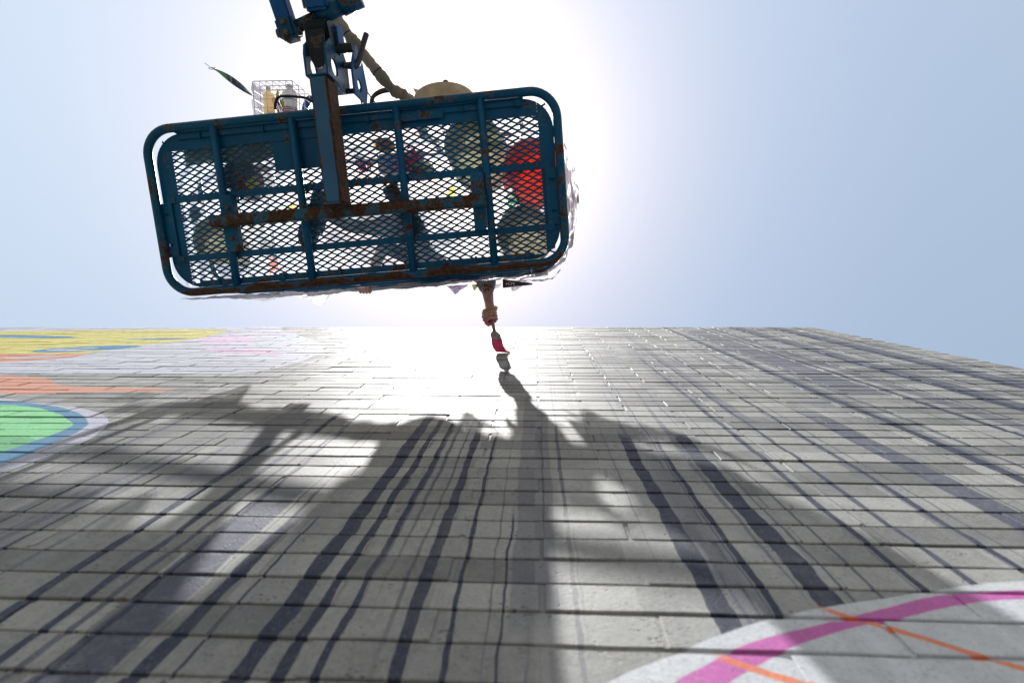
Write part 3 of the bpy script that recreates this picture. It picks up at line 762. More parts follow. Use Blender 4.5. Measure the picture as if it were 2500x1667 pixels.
# loose things on the sheet
def blob(name, u, v, r, m, label, cat, sx=1, sy=1, h=.03):
    p = LW(u, v, 0); vs = []; n = 16
    b = MB(); prof = []
    for k in range(n):
        a = 2 * math.pi * k / n; rr = r * (1 + .25 * noise.noise(Vector((math.cos(a) * 1.5 + u * 9, math.sin(a) * 1.5 + v * 9, 0)))); prof.append((rr * math.cos(a) * sx, rr * math.sin(a) * sy))
    b.prism(prof, 0, h * .6); b.prism([(q[0] * .7, q[1] * .7) for q in prof], h * .6, h)
    o = b.build(name, m); o.location = (p.x, p.y, FT - .006); tag(o, label, cat); return o
blob('rag', .15, -.225, .034, cloth('orange_rag', (.62, .34, .12), .6), 'orange stained rag on the basket floor beside the white bucket', 'rag', 1.3, 1.0)
blob('rag', .31, -.095, .05, cloth('olive_rag', (.45, .42, .30), .6), 'small olive rag near the red paint splashes', 'rag', 1.2, .9)
blob('sponge', -.80, .0, .03, cloth('grey_sponge', (.32, .31, .28), .2), 'small grey sponge at the left end of the basket', 'sponge')

# ------------------------------------------------------------------ sheets hung on the rails
M_FILM = film('rail_film', (.36, .34, .41), .36, .6, .25)
M_FILM_DIRTY = film('dirty_film', (.24, .23, .28), .04, .65, .18, speck=.6)
M_FILM_LILAC = film('lilac_film', (.20, .14, .24), .14, .7, .12)
M_FILM_WHITE = film('white_film', (.92, .92, .92), .25, .3, .3)
def hang(name, path, z0f, z1f, m, label, amp=.012, nu=60, nv=20, seed=0, holes=()):
    """sheet hung along a path of basket places; lower and upper edge as functions of the run"""
    L = [Vector(p) for p in path]
    def fn(a, b):
        q = a * (len(L) - 1); i = min(int(q), len(L) - 2); p = L[i].lerp(L[i + 1], q - i)
        d = (L[i + 1] - L[i]).normalized(); nrm = Vector((-d.y, d.x, 0))
        z0, z1 = z0f(a), z1f(a); w = z0 + (z1 - z0) * b
        off = amp * (nz_((p.x * 1.0, p.y, w), 6, seed) * 1.4 + nz_((p.x, p.y, w), 17, seed) * .6 + .5 * nz_((p.x, p.y, w), 40, seed))
        q2 = p + nrm * off; return LW(q2.x, q2.y, w)
    vs, fs = grid_sheet(fn, nu, nv)
    if holes:
        keep = []
        for f in fs:
            q = LMI @ (sum((Vector(vs[i]) for i in f), Vector()) / 4)
            if not any(((q.x - hu) / ru) ** 2 + ((q.z - hw) / rw) ** 2 < 1 + .5 * nz_((q.x, q.z, 0), 30) for (hu, hw, ru, rw) in holes): keep.append(f)
        fs = keep
    c = vs[0]; o = MB().add([v - Vector(c) for v in vs], fs, True).build(name, m); o.location = c
    tag(o, label, 'plastic sheet'); return o
def jag(base, a, k): return base + k * nz_((a * 9, base, 0), 1.0, 5) + k * .5 * nz_((a * 37, base, 0), 1.0, 2)
yv = .425
hang('plastic_sheet', [(-.92, yv - .02, 0), (-.45, yv, 0), (-.13, yv, 0)], lambda a: .02, lambda a: jag(.52 - .10 * a, a, .07), M_FILM_DIRTY, 'dirty plastic sheet covering the lower left of the wall side railing', .010)
hang('plastic_sheet', [(.10, yv + .006, 0), (.25, yv + .012, 0), (.455, yv + .006, 0)], lambda a: .03, lambda a: jag(1.13, a, .02), M_FILM_DIRTY, 'dirty plastic sheet covering the middle of the wall side railing', .009, 60, 90, 0, ((.405, 1.02, .024, .035), (.36, .93, .02, .02)))
hang('plastic_sheet', [(.46, yv + .012, 0), (.70, yv + .014, 0), (.84, yv + .004, 0), (.95, yv - .06, 0), (1.00, yv - .20, 0)], lambda a: jag(.70 - .52 * min(1, max(0, (a - .22) / .2)), a, .05), lambda a: jag(1.13, a, .02), M_FILM_DIRTY, 'crumpled clear plastic wrapped round the right rail corner nearest the wall', .011, 110, 90, 0, ((.570, .985, .034, .042), (.588, .845, .038, .045)))
hang('plastic_sheet', [(.995, .30, 0), (1.018, .17, 0), (1.030, .05, 0), (1.020, -.06, 0), (.985, -.20, 0)], lambda a: .10 + .25 * abs(a - .5), lambda a: 1.12, M_FILM_LILAC, 'lilac plastic sheet bulging out along the short right end of the basket', .005, 40)
# roll of plastic along the top of the wall side rail, with loose flaps
rp_ = []
for k in range(90):
    a = k / 89; u = -.78 + 1.66 * a; rp_.append(LW(u, .424 + .012 * nz_((u, 0, 0), 5), 1.105 + .012 * nz_((u, 2, 0), 6)))
rr_ = [.020 + .009 * nz_((k * .31, 0, 0), 1) + .005 * nz_((k * .9, 3, 0), 1) for k in range(90)]
ro = MB().tube(rp_, .02, 10, radii=rr_); c0 = rp_[0].copy(); ro.v = [v - c0 for v in ro.v]
ro = ro.build('plastic_wrap', M_FILM_DIRTY); ro.location = c0
tag(ro, 'twisted dirty plastic wrap rolled along the wall side top rail', 'plastic wrap')
def flap(name, pts, m, label, thick=0, cat='plastic sheet', n=10, amp=.006):
    """free flap spanned between two edge curves, given in world space"""
    A, B = [catmull(q, 6) for q in pts]
    def fn(a, b):
        i = min(int(a * (len(A) - 1)), len(A) - 1); j = min(int(a * (len(B) - 1)), len(B) - 1)
        p = A[i].lerp(B[j], b); k = amp * (nz_(p, 30) + .6 * nz_(p, 70)); return p + Vector((k * .3, k, k * 1.5))
    vs, fs = grid_sheet(fn, 26, n); c = vs[0]
    o = MB().add([v - Vector(c) for v in vs], fs, True).build(name, m); o.location = c; tag(o, label, cat); return o
flap('plastic_flap', [[(-1.68, -.345, 5.08), (-1.55, -.352, 5.08), (-1.42, -.36, 5.08), (-1.33, -.368, 5.08)], [(-1.60, -.318, 5.02), (-1.55, -.305, 5.03), (-1.47, -.270, 5.04), (-1.40, -.345, 5.06)]], M_FILM_WHITE, 'bright white plastic flap blowing off the left of the top rail', amp=.012)
flap('plastic_flap', [[(-1.95, -.33, 5.08), (-1.85, -.335, 5.08), (-1.75, -.34, 5.08)], [(-1.93, -.312, 5.03), (-1.86, -.295, 5.03), (-1.77, -.315, 5.04)]], M_FILM, 'grey crumpled plastic flap at the far left of the top rail', amp=.008)
flap('plastic_flap', [[(-1.85, -.37, 5.08), (-1.6, -.378, 5.09), (-1.35, -.39, 5.09), (-1.15, -.40, 5.08)], [(-1.82, -.362, 5.13), (-1.62, -.368, 5.19), (-1.38, -.382, 5.20), (-1.14, -.395, 5.15)]], M_FILM_DIRTY, 'dirty plastic added upright on the left stretch of the top rail as a shadow caster', amp=.012)  # unseen flap, added and shaped for the band of shadow it casts
flap('plastic_flap', [[(-.60, -.395, 5.06), (-.53, -.397, 5.06), (-.45, -.402, 5.07)], [(-.545, -.352, 5.0), (-.527, -.335, 4.98), (-.515, -.352, 5.0)]], M_FILM_LILAC, 'lilac plastic cone hanging off the rail left of the painting arm', amp=.006)
flap('plastic_flap', [[(-.43, -.402, 5.07), (-.405, -.403, 5.07), (-.375, -.405, 5.07)], [(-.415, -.370, 5.03), (-.405, -.362, 5.02), (-.395, -.375, 5.03)]], cloth('olive_scrap', (.16, .17, .08), .4), 'small olive plastic tatter beside the painting arm', amp=.003)
flap('plastic_flap', [[(-.33, -.402, 5.10), (-.28, -.404, 5.09), (-.225, -.408, 5.09)], [(-.315, -.380, 5.03), (-.275, -.376, 5.02), (-.245, -.380, 5.03)]], M_FILM, 'clear plastic tatter on the right of the painting arm', amp=.006)
flap('plastic_flap', [[(-.13, -.415, 5.07), (-.08, -.418, 5.07), (-.03, -.42, 5.07)], [(-.20, -.335, 4.99), (-.15, -.352, 5.0), (-.085, -.392, 5.03)]], M_FILM_WHITE, 'wispy white plastic shred under the lettered strap', amp=.006)
# right side of the rail: draped sheet standing a little above it (its shadow has gaps of light)
flap('plastic_flap', [[(-.22, -.425, 5.08), (-.05, -.428, 5.08), (.10, -.44, 5.08), (.17, -.50, 5.08)], [(-.20, -.42, 5.42), (-.02, -.425, 5.22), (.10, -.435, 5.13), (.17, -.50, 5.11)]], M_FILM_DIRTY, 'dirty plastic bunched upright on the right stretch of the top rail', amp=.012)

# lettered strap
M_STRAP = cloth('maroon_strap', (.035, .016, .02), 0, .7)
so = empty('lettered_strap', (-.135, -.437, 5.0)); tag(so, 'dark maroon strap with white letters hanging under the right rail', 'strap')
sv, sf = grid_sheet(lambda a, b: (-.085 + .20 * a, .018 - .060 * (1 - a * .8) * (b - .3) * -1.0 + .012 * a, .05 + .03 * b - .03 * math.sin(a * 2.2)), 14, 4)
MB().add(sv, sf, True).build('strap_band', M_STRAP, so)
fc = bpy.data.curves.new('letters', 'FONT'); fc.body = 'ACH'; fc.size = .030; fc.align_x = 'CENTER'; fc.extrude = .0004
fo = bpy.data.objects.new('tmp', fc); COL.objects.link(fo); bpy.context.view_layer.update()
dg = bpy.context.evaluated_depsgraph_get(); me = bpy.data.meshes.new_from_object(fo.evaluated_get(dg)); bpy.data.objects.remove(fo)
lo = bpy.data.objects.new('letters', me); COL.objects.link(lo); me.materials.clear(); me.materials.append(M_WHITEP); lo.parent = so
lo.location = (-.030, .020, .030); lo.rotation_euler = (math.pi - .35, 0, math.pi)

# ------------------------------------------------------------------ wire basket with bottles, lanyard, sack
wb = empty('wire_basket', (-1.338, -1.365, 4.30)); tag(wb, 'white wire basket of bottles hung outside the far left rail', 'wire basket')
M_WIRE = simple('white_wire', (.62, .60, .64), .4, .2)
WX, WY, WH = .102, .086, .20
w_ = MB()
for x in [-WX + 2 * WX * k / 6 for k in range(7)]:
    w_.tube([(x, WY, WH), (x, WY, 0), (x, -WY, 0), (x, -WY, WH)], .0016, 5)
for y in [-WY + 2 * WY * k / 4 for k in range(5)]:
    w_.tube([(-WX, y, WH), (-WX, y, 0), (WX, y, 0), (WX, y, WH)], .0016, 5)
w_.build('wire_grid', M_WIRE, wb)
for zz in (.001, .07, .135, .20):
    MB().tube([(p[0], p[1], zz) for p in rrect(WX + .001, WY + .001, .01, 4)], .0022, 6, closed=True).build('wire_hoop', M_WIRE, wb)
MB().tube([(-.05, WY + .1, .26), (-.05, WY, .20), (.05, WY, .20), (.05, WY + .1, .26)], .0025, 6).build('wire_hook', M_WIRE, wb)
def bottle(loc, r, h, col, label, ang, bands, neck=True):
    b = empty('bottle', loc); b.rotation_euler = ang; tag(b, label, 'bottle')
    MB().lathe([(0, 0), (r * .9, 0), (r, .006), (r, h * .78), (r * .8, h * .86), (r * .35, h * .9), (r * .35, h), (0, h)], n=20).build('bottle_body', plastic('bottle_plastic', col, .45), b)
    MB().lathe([(0, h * .985), (r * .42, h * .985), (r * .42, h * 1.09), (0, h * 1.09)], n=16).build('cap', simple('cap', (.6, .6, .58), .5), b)
    for (z0, z1, c) in bands:
        MB().lathe([(r * 1.012, h * z0), (r * 1.012, h * z1)], n=20).build('label_band', simple('label_print', c, .5), b)
    return b
bottle((-1.272, -1.292, 4.342), .037, .140, (.80, .79, .76), 'white bottle with red and blue label in the wire basket', (math.pi / 2, 0, 0), ((.08, .12, (.5, .06, .07)), (.16, .20, (.5, .06, .07)), (.23, .27, (.5, .06, .07)), (.52, .56, (.16, .14, .28)), (.62, .635, (.55, .08, .09)), (.66, .675, (.55, .08, .09))))
bottle((-1.378, -1.290, 4.334), .0285, .132, (.80, .68, .46), 'cream squeeze bottle at the left of the wire basket', (math.pi / 2, 0, 0), ((.72, .73, (.3, .25, .15)),))
for k, (x0, c, lb) in enumerate(((-1.330, (.55, .04, .06), 'red pencil'), (-1.321, (.02, .02, .02), 'black pencil'), (-1.338, (.55, .06, .10), 'crimson pencil'), (-1.312, (.10, .25, .06), 'green pencil'))):
    pn = MB().tube([(0, 0, 0), (-.028 - .004 * k, -.085, .004)], .0032, 6); pn = pn.build('pencil', simple('pencil_' + lb.split()[0], c, .5)); pn.location = (x0 + .018, -1.290, 4.310 + k * .004)
    tag(pn, lb + ' lying between the bottles in the wire basket', 'pencil')
tp = empty('tape_roll', (-1.305, -1.338, 4.345)); tag(tp, 'roll of yellow and black tape between the bottles', 'tape'); tp.rotation_euler = (.3, 1.25, 0)
MB().lathe([(.026, -.010), (.038, -.010), (.038, .010), (.026, .010), (.026, -.010)], n=28).build('tape_band', simple('tape_black', (.03, .035, .05), .5), tp)
MB().lathe([(.0385, -.0035), (.0385, .0035)], n=28).build('tape_stripe', M_YELP, tp)
pt = MB().lathe([(0, 0), (.008, .0), (.008, .04), (.002, .062), (0, .062)], n=12).build('marker', M_YELP); pt.location = (-1.326, -1.355, 4.312); pt.rotation_euler = (math.pi / 2, 0, .15)
tag(pt, 'yellow marker tip in the wire basket', 'marker')
# thin plastic bag lining the left of the wire basket
def bagf(a, b):
    th = -1.2 + 2.4 * a; return Vector((-WX - .006 - .008 * math.cos(th) + .012 * nz_((a * 4, b * 5, 0), 1, 3), -WY + 2 * WY * a, .005 + .19 * b))
vs, fs = grid_sheet(bagf, 16, 14); bg = MB().add(vs, fs, True).build('plastic_bag', M_FILM); bg.location = (-1.338, -1.365, 4.30); tag(bg, 'lilac plastic bag bunched on the left side of the wire basket', 'plastic bag')
# lanyard hanging straight down
lan = empty('lanyard', (-1.508, -1.430, 4.06)); tag(lan, 'green and navy lanyard dangling from the left of the wire basket', 'lanyard')
def lanm():
    t = NT('lanyard_print'); P, x, y, z = t.objpos()
    n = t.noise(P, 38, 2, .5); c = t.mix(t.step(n, .50, .56), (.012, .022, .075), (.04, .075, .16))
    c = t.mix(t.step(t.noise(P, 23, 1), .56, .60), c, (.13, .24, .045)); c = t.mix(t.step(z, .20, .22) * 0 + t.step(z, .125, .115), c, (.09, .23, .05))
    t.l.new(c, t.b.inputs['Base Color']); t.b.inputs['Roughness'].default_value = .8; return t.m
LMT = lanm()
def lf(a, b):
    z = .02 + .36 * b; tw = .5 + 1.1 * math.sin(b * 3.0); w = .021 * (1 - .25 * b)
    s = (a - .5) * 2 * w; return (s * math.cos(tw) + .006 * math.sin(b * 5), s * math.sin(tw), z)
vs, fs = grid_sheet(lf, 4, 30); MB().add(vs, fs, True).build('lanyard_band', LMT, lan)
vs, fs = grid_sheet(lambda a, b: ((a - .5) * .012 + .020 * math.sin(math.pi * b) * .8, .010 + (a - .5) * .012, .13 + .25 * b), 3, 20); MB().add(vs, fs, True).build('lanyard_band', LMT, lan)
MB().tube([(.016 * math.cos(k * math.pi / 8), 0, .012 + .012 * math.sin(k * math.pi / 8)) for k in range(16)], .0016, 6, closed=True).build('clasp_ring', M_STEEL, lan)
MB().tube([(0, 0, .008), (.002, -.002, -.045)], .0015, 6).build('clasp_pin', M_STEEL, lan)
# tan sack hanging over the far rail
def sk(a, b):
    th = 2 * math.pi * a; t_ = b * math.pi
    x = .195 * math.sin(t_) ** .6 * math.cos(th); y = .105 * math.sin(t_) ** .7 * math.sin(th); z = -.17 * math.cos(t_)
    k = .014 * nz_((x, y, z), 9) + .006 * nz_((x, y, z), 26); return Vector((x * (1 + k * 3), y * (1 + k * 5), z + k))
vs, fs = grid_sheet(sk, 40, 24); sa = empty('canvas_sack', (-.440, -1.312, 4.24)); sa.scale = (.80, .76, .80); tag(sa, 'tan canvas sack with a blue knob hanging outside the far rail', 'sack')
MB().add(vs, fs, True).build('sack_body', M_CANVAS, sa)
MB().prism([(-.17, -.02), (-.20, -.085), (-.165, -.075), (-.10, -.06)], -.02, -.016).build('sack_corner', M_CANVAS, sa)
MB().tube([(-.06, .09, .10), (-.055, .125, .22), (-.05, .105, .26)], .010, 8).build('sack_strap', M_CANVAS, sa); MB().tube([(.07, .09, .10), (.065, .125, .20), (.06, .105, .24)], .010, 8).build('sack_strap', M_CANVAS, sa)
MB().ball((.0, -.125, -.005), .017, 16, 10, (1, .7, 1)).build('knob', simple('blue_knob', (.05, .05, .16), .35), sa)

# ------------------------------------------------------------------ painter leaning over the rail
import numpy as np
caps = []                                   # (a, b, ra, rb, tag)
def cap(a, b, ra, rb, tg): caps.append((Vector(a), Vector(b), ra, rb, tg))
PX = Vector((0, 0, 0))
pel = Vector((-.84, -.80, 4.93)); bel = Vector((-.80, -.75, 5.10)); chs = Vector((-.72, -.68, 5.27)); nk = Vector((-.755, -.635, 5.45)); hd = Vector((-.775, -.60, 5.610))
shL = Vector((-.89, -.60, 5.36)); shR = Vector((-.545, -.575, 5.365))
elR = Vector((-.335, -.415, 5.105)); wrR = Vector((-.294, -.274, 4.885)); fiR = Vector((-.276, -.210, 4.802))
elL = Vector((-1.035, -.655, 5.115)); wrL = Vector((-1.178, -.425, 5.155)); haL = Vector((-1.168, -.400, 5.125))
for s, h, k, a in ((-1, Vector((-.93, -.80, 4.88)), Vector((-1.03, -.77, 4.46)), Vector((-1.045, -.805, 4.11))), (1, Vector((-.75, -.81, 4.88)), Vector((-.655, -.775, 4.46)), Vector((-.645, -.82, 4.11)))):
    cap(pel, h, .125, .105, 'trousers'); cap(h, k, .098, .064, 'trousers'); cap(k, a, .062, .048, 'trousers')
cap(pel, bel, .135, .135, 'trousers'); cap(bel, chs, .135, .145, 'shirt'); cap(chs + Vector((-.09, 0, 0)), chs + Vector((.09, 0, 0)), .115, .115, 'shirt')
cap(chs, nk, .11, .058, 'shirt'); cap(chs, shL, .105, .068, 'shirt'); cap(chs, shR, .105, .068, 'shirt')
cap(nk, hd, .052, .060, 'skin'); cap(hd, hd + Vector((0, .012, .055)), .079, .080, 'skin'); cap(hd + Vector((0, .045, -.045)), hd + Vector((0, .05, -.05)), .048, .044, 'skin')
cap(hd + Vector((0, .085, .0)), hd + Vector((0, .104, -.018)), .012, .016, 'skin')
for s in (-1, 1): cap(hd + Vector((s * .080, 0, .01)), hd + Vector((s * .084, -.006, -.015)), .016, .013, 'skin')
cap(shR, elR, .060, .046, 'shirt'); cap(elR, elR.lerp(wrR, .45), .042, .038, 'skin'); cap(elR.lerp(wrR, .45), wrR, .038, .0275, 'skin')
cap(shL, elL, .060, .046, 'shirt'); cap(elL, wrL, .043, .028, 'skin')
# right fist closed round the brush handle
ax = (Vector((-.249, -.12, 4.705)) - fiR).normalized()
bx = Vector((0, 0, -1)); bx = (bx - ax * bx.dot(ax)).normalized(); cx_ = ax.cross(bx)
def H(s, b, c): return fiR + ax * s * 1.15 + bx * b * 1.2 + cx_ * c * 1.22
cap(wrR, H(-.040, -.012, .0), .0300, .030, 'skin'); cap(H(-.040, -.014, .010), H(.022, -.020, .014), .026, .021, 'skin'); cap(H(-.035, -.014, -.012), H(.020, -.018, -.008), .022, .017, 'skin')
for k in range(4):
    s = -.032 + .0232 * k; r = (.0113, .0118, .0116, .0102)[k]; e = (.0, .003, .001, -.004)[k]
    path = [H(s, -.018, .026), H(s + .001, .004, .037 + e), H(s + .002, .025, .026 + e), H(s + .002, .031, .002), H(s + .001, .022, -.022), H(s, .006, -.026)]
    for i in range(5): cap(path[i], path[i + 1], r * (1.08 - .04 * i), r * (1.04 - .04 * i), 'skin')
th = [H(-.042, -.004, -.026), H(-.036, .014, -.034), H(-.030, .032, -.020), H(-.044, .040, .000)]
for i in range(3): cap(th[i], th[i + 1], .0130 - .001 * i, .0118 - .001 * i, 'skin')
# left hand hooked over the top rail
cap(wrL, haL, .026, .030, 'skin'); cap(haL + Vector((-.028, .0, -.004)), haL + Vector((.028, .0, -.004)), .021, .021, 'skin')
for k in range(4):
    o = Vector((-.034 + .0215 * k, 0, 0)); r = (.0088, .0100, .0102, .0096)[k]
    path = [haL + o + Vector((0, .012, .0)), haL + o + Vector((0, .040, -.012)), haL + o + Vector((0, .050, -.036)), haL + o + Vector((0, .034, -.060)), haL + o + Vector((0, .014, -.064))]
    for i in range(4): cap(path[i], path[i + 1], r, r * .97, 'skin')
tl = [haL + Vector((.034, -.006, -.004)), haL + Vector((.052, -.004, -.026)), haL + Vector((.048, .004, -.052))]
for i in range(2): cap(tl[i], tl[i + 1], .012, .0105, 'skin')
bmx = MB()
for (a, b, ra, rb, tg) in caps:
    d = (b - a); L = d.length
    if L < 1e-5: bmx.ball(a, ra, 14, 10); continue
    d.normalize(); pts = []; rs = []
    for i in range(6):
        t_ = math.pi / 2 * (1 - i / 5); pts.append(a - d * ra * math.sin(t_) * .999); rs.append(max(ra * math.cos(t_), .0004))
    for i in range(6):
        t_ = math.pi / 2 * i / 5; pts.append(b + d * rb * math.sin(t_) * .999); rs.append(max(rb * math.cos(t_), .0004))
    # keep the run monotonic
    bmx.tube(pts, 1, 14, radii=rs)
ORG = Vector((-.83, -.80, LO_.z + .05))
bmx.v = [v - ORG for v in bmx.v]
tmp = bmx.build('tmp_body', None)
md = tmp.modifiers.new('r', 'REMESH'); md.mode = 'VOXEL'; md.voxel_size = .0028; md.use_smooth_shade = True
ms = tmp.modifiers.new('s', 'SMOOTH'); ms.factor = .5; ms.iterations = 2
bpy.context.view_layer.update(); dg = bpy.context.evaluated_depsgraph_get()
me = bpy.data.meshes.new_from_object(tmp.evaluated_get(dg)); bpy.data.objects.remove(tmp)
me.name = 'painter_body'
painter = bpy.data.objects.new('person', me); COL.objects.link(painter); painter.location = ORG
tag(painter, 'painter in dark clothes leaning over the rail, tattooed arm reaching down with a brush', 'person')
def skin_mat():
    t = NT('painted_skin'); P, x, y, z = t.objpos()
    c = t.mix(t.step(t.noise(P, 20, 4, .6), .3, .7), (.40, .21, .145), (.52, .30, .22))
    n = t.noise(P, 34, 3, .6, .8)
    px = x + ORG.x; pz = z + ORG.z; py = y + ORG.y
    arm = t.step(pz, 4.945, 4.965) * t.step(px, -.45, -.44)
    c = t.mix(arm * t.step(n, .47, .53) * .85, c, (.045, .035, .030))
    c = t.mix(t.step(t.noise(P, 60, 3), .58, .66) * .5, c, (.16, .10, .06))
    hand = t.step(py, -.206, -.188) * t.step(px, -.5, -.49)
    c = t.mix(hand * t.step(t.noise(P, 45, 3), .36, .46), c, (.52, .07, .12))
    t.l.new(c, t.b.inputs['Base Color']); t.b.inputs['Roughness'].default_value = .55; t.b.inputs['Subsurface Weight'].default_value = .08
    t.b.inputs['Subsurface Radius'].default_value = (.01, .004, .002)
    t.bump(t.noise(P, 240, 3, .6), .25, .0008); return t.m
M_SKIN = skin_mat(); M_SHIRT = cloth('dark_shirt', (.035, .04, .05), .02, bs=30); M_TROUSERS = cloth('grey_trousers', (.06, .06, .065), .0, bs=30)
me.materials.clear()
for m in (M_SKIN, M_SHIRT, M_TROUSERS): me.materials.append(m)
nf = len(me.polygons); cen = np.empty(nf * 3, np.float32); me.polygons.foreach_get('center', cen); cen = cen.reshape(-1, 3) + np.array(ORG, np.float32)
best = np.full(nf, 1e9, np.float32); idx = np.zeros(nf, np.int32)
for (a, b, ra, rb, tg) in caps:
    a_ = np.array(a, np.float32); d_ = np.array(b - a, np.float32); L2 = float((b - a).length_squared) + 1e-9
    k = np.clip(((cen - a_) @ d_) / L2, 0, 1); q = np.linalg.norm(cen - a_ - k[:, None] * d_, axis=1) - (ra + (rb - ra) * k)
    mk = q < best; best[mk] = q[mk]; idx[mk] = {'skin': 0, 'shirt': 1, 'trousers': 2}[tg]
me.polygons.foreach_set('material_index', idx); me.update()
def pchild(mb, name, m):
    mb.v = [v - ORG for v in mb.v]; return mb.build(name, m, painter)
# shoes: sole and upper
M_SOLE = simple('shoe_sole', (.05, .048, .042), .8, 0, .3, .6, 90); M_UPPER = cloth('shoe_upper', (.035, .035, .04), 0)
for (hx, hy, tx, ty) in ((-1.005, -.872, -1.105, -.612), (-.690, -.888, -.545, -.655)):
    h = Vector((hx, hy, 0)); d = Vector((tx, ty, 0)) - h; L = d.length; d.normalize(); n_ = Vector((-d.y, d.x, 0))
    prof = [(0, .034), (.10, .038), (.30, .034), (.50, .038), (.72, .050), (.88, .045), (.97, .028), (1.0, .008)]
    pts = [h + d * (L * a) + n_ * w for a, w in prof] + [h + d * (L * a) - n_ * w for a, w in reversed(prof)]
    z0 = FZ + .026
    b = MB(); b.prism([(p.x, p.y) for p in pts], z0, z0 + .026); s_ = pchild(b, 'shoe_sole', M_SOLE)
    b = MB(); rings = []
    for (zz, k, sh) in ((.026, .97, 0), (.05, .95, 0), (.075, .80, -.03), (.10, .55, -.10), (.12, .42, -.16)):
        cc_ = h + d * (L * (.5 + sh)); rings.append([Vector((cc_.x + (p.x - (h + d * L * .5).x) * k, cc_.y + (p.y - (h + d * L * .5).y) * k, z0 + zz)) for p in pts])
    nn = len(pts); b.add([p for r in rings for p in r], [(i * nn + k, i * nn + (k + 1) % nn, (i + 1) * nn + (k + 1) % nn, (i + 1) * nn + k) for i in range(4) for k in range(nn)], True); pchild(b, 'shoe_upper', M_UPPER)
# cloth hood wrapped round the head, open at the face, with a knot on top
hv = []; hf = []; NU, NV = 40, 24; hc = hd + Vector((0, .006, .022))
for j in range(NV + 1):
    for i in range(NU):
        th_ = 2 * math.pi * i / NU; ph = math.pi * .80 * j / NV
        q = Vector((math.sin(ph) * math.cos(th_) * .150, math.sin(ph) * math.sin(th_) * .112, math.cos(ph) * .135))
        k = 1 + .05 * noise.noise(q * 22) + .03 * noise.noise(q * 55); q *= k
        if q.y > .06 and q.z < .05: q.y = .06 + (q.y - .06) * .1
        hv.append(hc + q)
for j in range(NV):
    for i in range(NU):
        f = (j * NU + i, j * NU + (i + 1) % NU, (j + 1) * NU + (i + 1) % NU, (j + 1) * NU + i)
        cq = sum((hv[w] for w in f), Vector()) / 4 - hc
        if cq.y > .055 and -.12 < cq.z < .045 and abs(cq.x) < .075: continue
        hf.append(f)
b = MB().add(hv, hf, True); b.tube([hc + Vector((.04, .03, .12)), hc + Vector((.055, .035, .16)), hc + Vector((.06, .04, .185))], .01, 8, radii=[.022, .013, .004])
pchild(b, 'hood', cloth('grey_hood', (.16, .15, .14), .0))
for s in (-1, 1): pchild(MB().ball(hd + Vector((s * .030, .078, .018)), .011, 12, 8), 'eye', simple('eye', (.5, .5, .5), .3))
# rolled sleeve bunched at the elbow
b = MB(); e0 = elR.lerp(wrR, .12); dd = (wrR - elR).normalized(); fx, fy = frame(dd)
for (off, R_, r_) in ((0, .046, .015), (.020, .043, .013), (-.022, .050, .016), (.036, .040, .010)):
    pts = []; rr = []
    for k in range(28):
        a = 2 * math.pi * k / 28; q = R_ + .010 * noise.noise(Vector((math.cos(a) * 2, math.sin(a) * 2, off * 90)))
        pts.append(e0 + dd * (off + .010 * noise.noise(Vector((math.cos(a) * 1.7 + 4, math.sin(a) * 1.7, off * 70)))) + fx * q * math.cos(a) + fy * q * math.sin(a))
    b.tube(pts, r_, 8, closed=True)
pchild(b, 'rolled_sleeve', cloth('grey_sleeve', (.24, .22, .25), .15, bs=35))

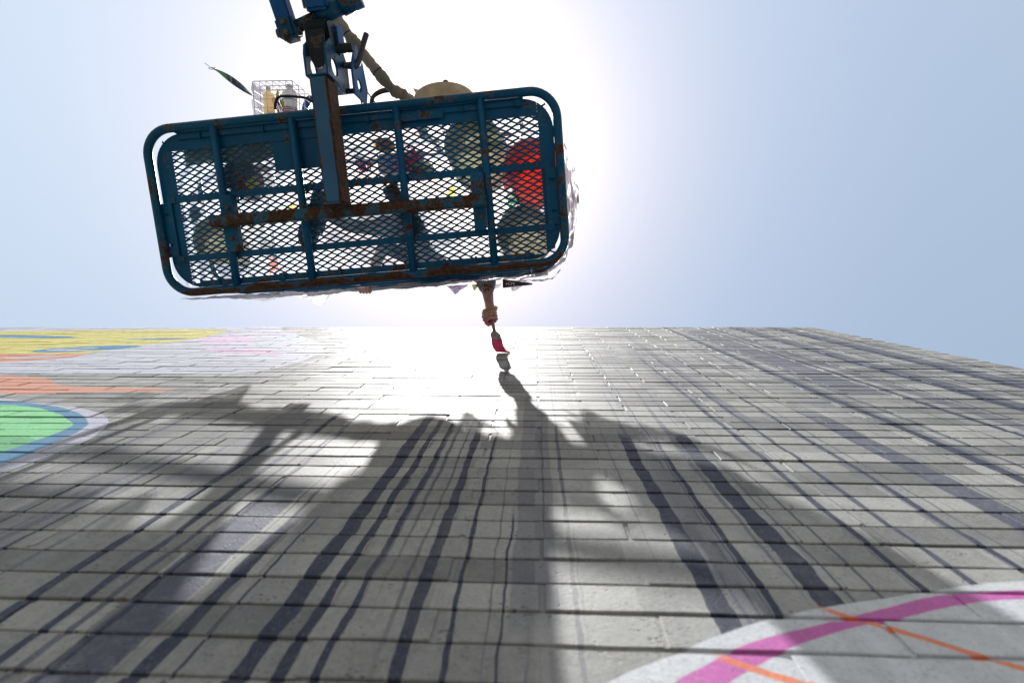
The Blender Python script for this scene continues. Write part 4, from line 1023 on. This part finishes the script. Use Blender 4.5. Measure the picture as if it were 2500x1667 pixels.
# ------------------------------------------------------------------ brush against the wall
brush = empty('paint_brush', (-.194, -.004, 4.656)); tag(brush, 'wide paint brush with wet crimson bristles pressed against the wall', 'brush')
BO = Vector((-.194, -.004, 4.656))
N_ = Vector((-.249, -.12, 4.705)); E_ = Vector((-.233, -.078, 4.668)); hdir = (N_ - fiR).normalized()
hb = [fiR - hdir * .075, fiR - hdir * .03, fiR, fiR + hdir * .045, N_ - hdir * .03, N_ - hdir * .004]
def rel(pts): return [Vector(p) - BO for p in pts]
MB().tube(rel(catmull(hb, 5)), .01, 12, radii=[.0125] * 8 + [.0125] * 8 + [.0105] * 6 + [.0115] * 4).build('brush_handle', simple('worn_wood', (.28, .20, .13), .6, 0, .4, .4, 60, .35), brush)
def loft(secs, n=16):
    vs = []; fs = []
    for (c, w, t_, wd, td) in secs:
        for k in range(n):
            a = 2 * math.pi * k / n; ca, sa = math.cos(a), math.sin(a)
            vs.append(Vector(c) + Vector(wd) * (math.copysign(abs(ca) ** .45, ca) * w) + Vector(td) * (math.copysign(abs(sa) ** .6, sa) * t_))
    for i in range(len(secs) - 1):
        for k in range(n): fs.append((i * n + k, i * n + (k + 1) % n, (i + 1) * n + (k + 1) % n, (i + 1) * n + k))
    fs.append(list(range(n))[::-1]); fs.append([(len(secs) - 1) * n + k for k in range(n)]); return vs, fs
wd = Vector((1, .05, 0)).normalized()
fd = (E_ - N_).normalized(); td = wd.cross(fd).normalized()
vs, fs = loft([(N_ - fd * .006, .010, .009, wd, td), (N_ + fd * .006, .022, .009, wd, td), (N_ + fd * .018, .031, .009, wd, td), (E_, .032, .0095, wd, td), (E_ + fd * .003, .0325, .010, wd, td)])
MB().add(rel(vs), fs, True).build('ferrule', simple('paint_caked_ferrule', (.36, .33, .28), .5, .3, .5, .5, 70, .4), brush)
bp_ = catmull([E_ + fd * .002, Vector((-.226, -.050, 4.650)), Vector((-.214, -.026, 4.648)), Vector((-.200, -.010, 4.653)), Vector((-.188, -.0045, 4.668))], 6)
M_BRIS = simple('crimson_bristles', (.72, .055, .18), .38, 0, .5, .6, 140, .25)
secs = []
for i, p in enumerate(bp_):
    t_ = i / (len(bp_) - 1); d = (bp_[min(i + 1, len(bp_) - 1)] - bp_[max(i - 1, 0)]).normalized(); tt = wd.cross(d).normalized()
    secs.append((p, .032 + .004 * t_, .0095 * (1 - .75 * t_) + .0008, wd, tt))
vs, fs = loft(secs, 20); MB().add(rel(vs), fs, True).build('bristles', M_BRIS, brush)
bh = MB()
for k in range(46):
    q = -1 + 2 * k / 45; lay = random.choice((-1, 1)); seq = []
    for i, (p, w, t_, a_, b_) in enumerate(secs):
        f = i / (len(secs) - 1); seq.append(Vector(p) + a_ * (q * w * (1.0 + .05 * f)) + b_ * (lay * t_ * 1.02))
    bh.tube(rel(seq), .0009, 4, radii=[.0011 - .0006 * i / len(seq) for i in range(len(seq))])
bh.build('bristle_strands', M_BRIS, brush)['kind'] = 'stuff'
# fresh dab of paint under the tip
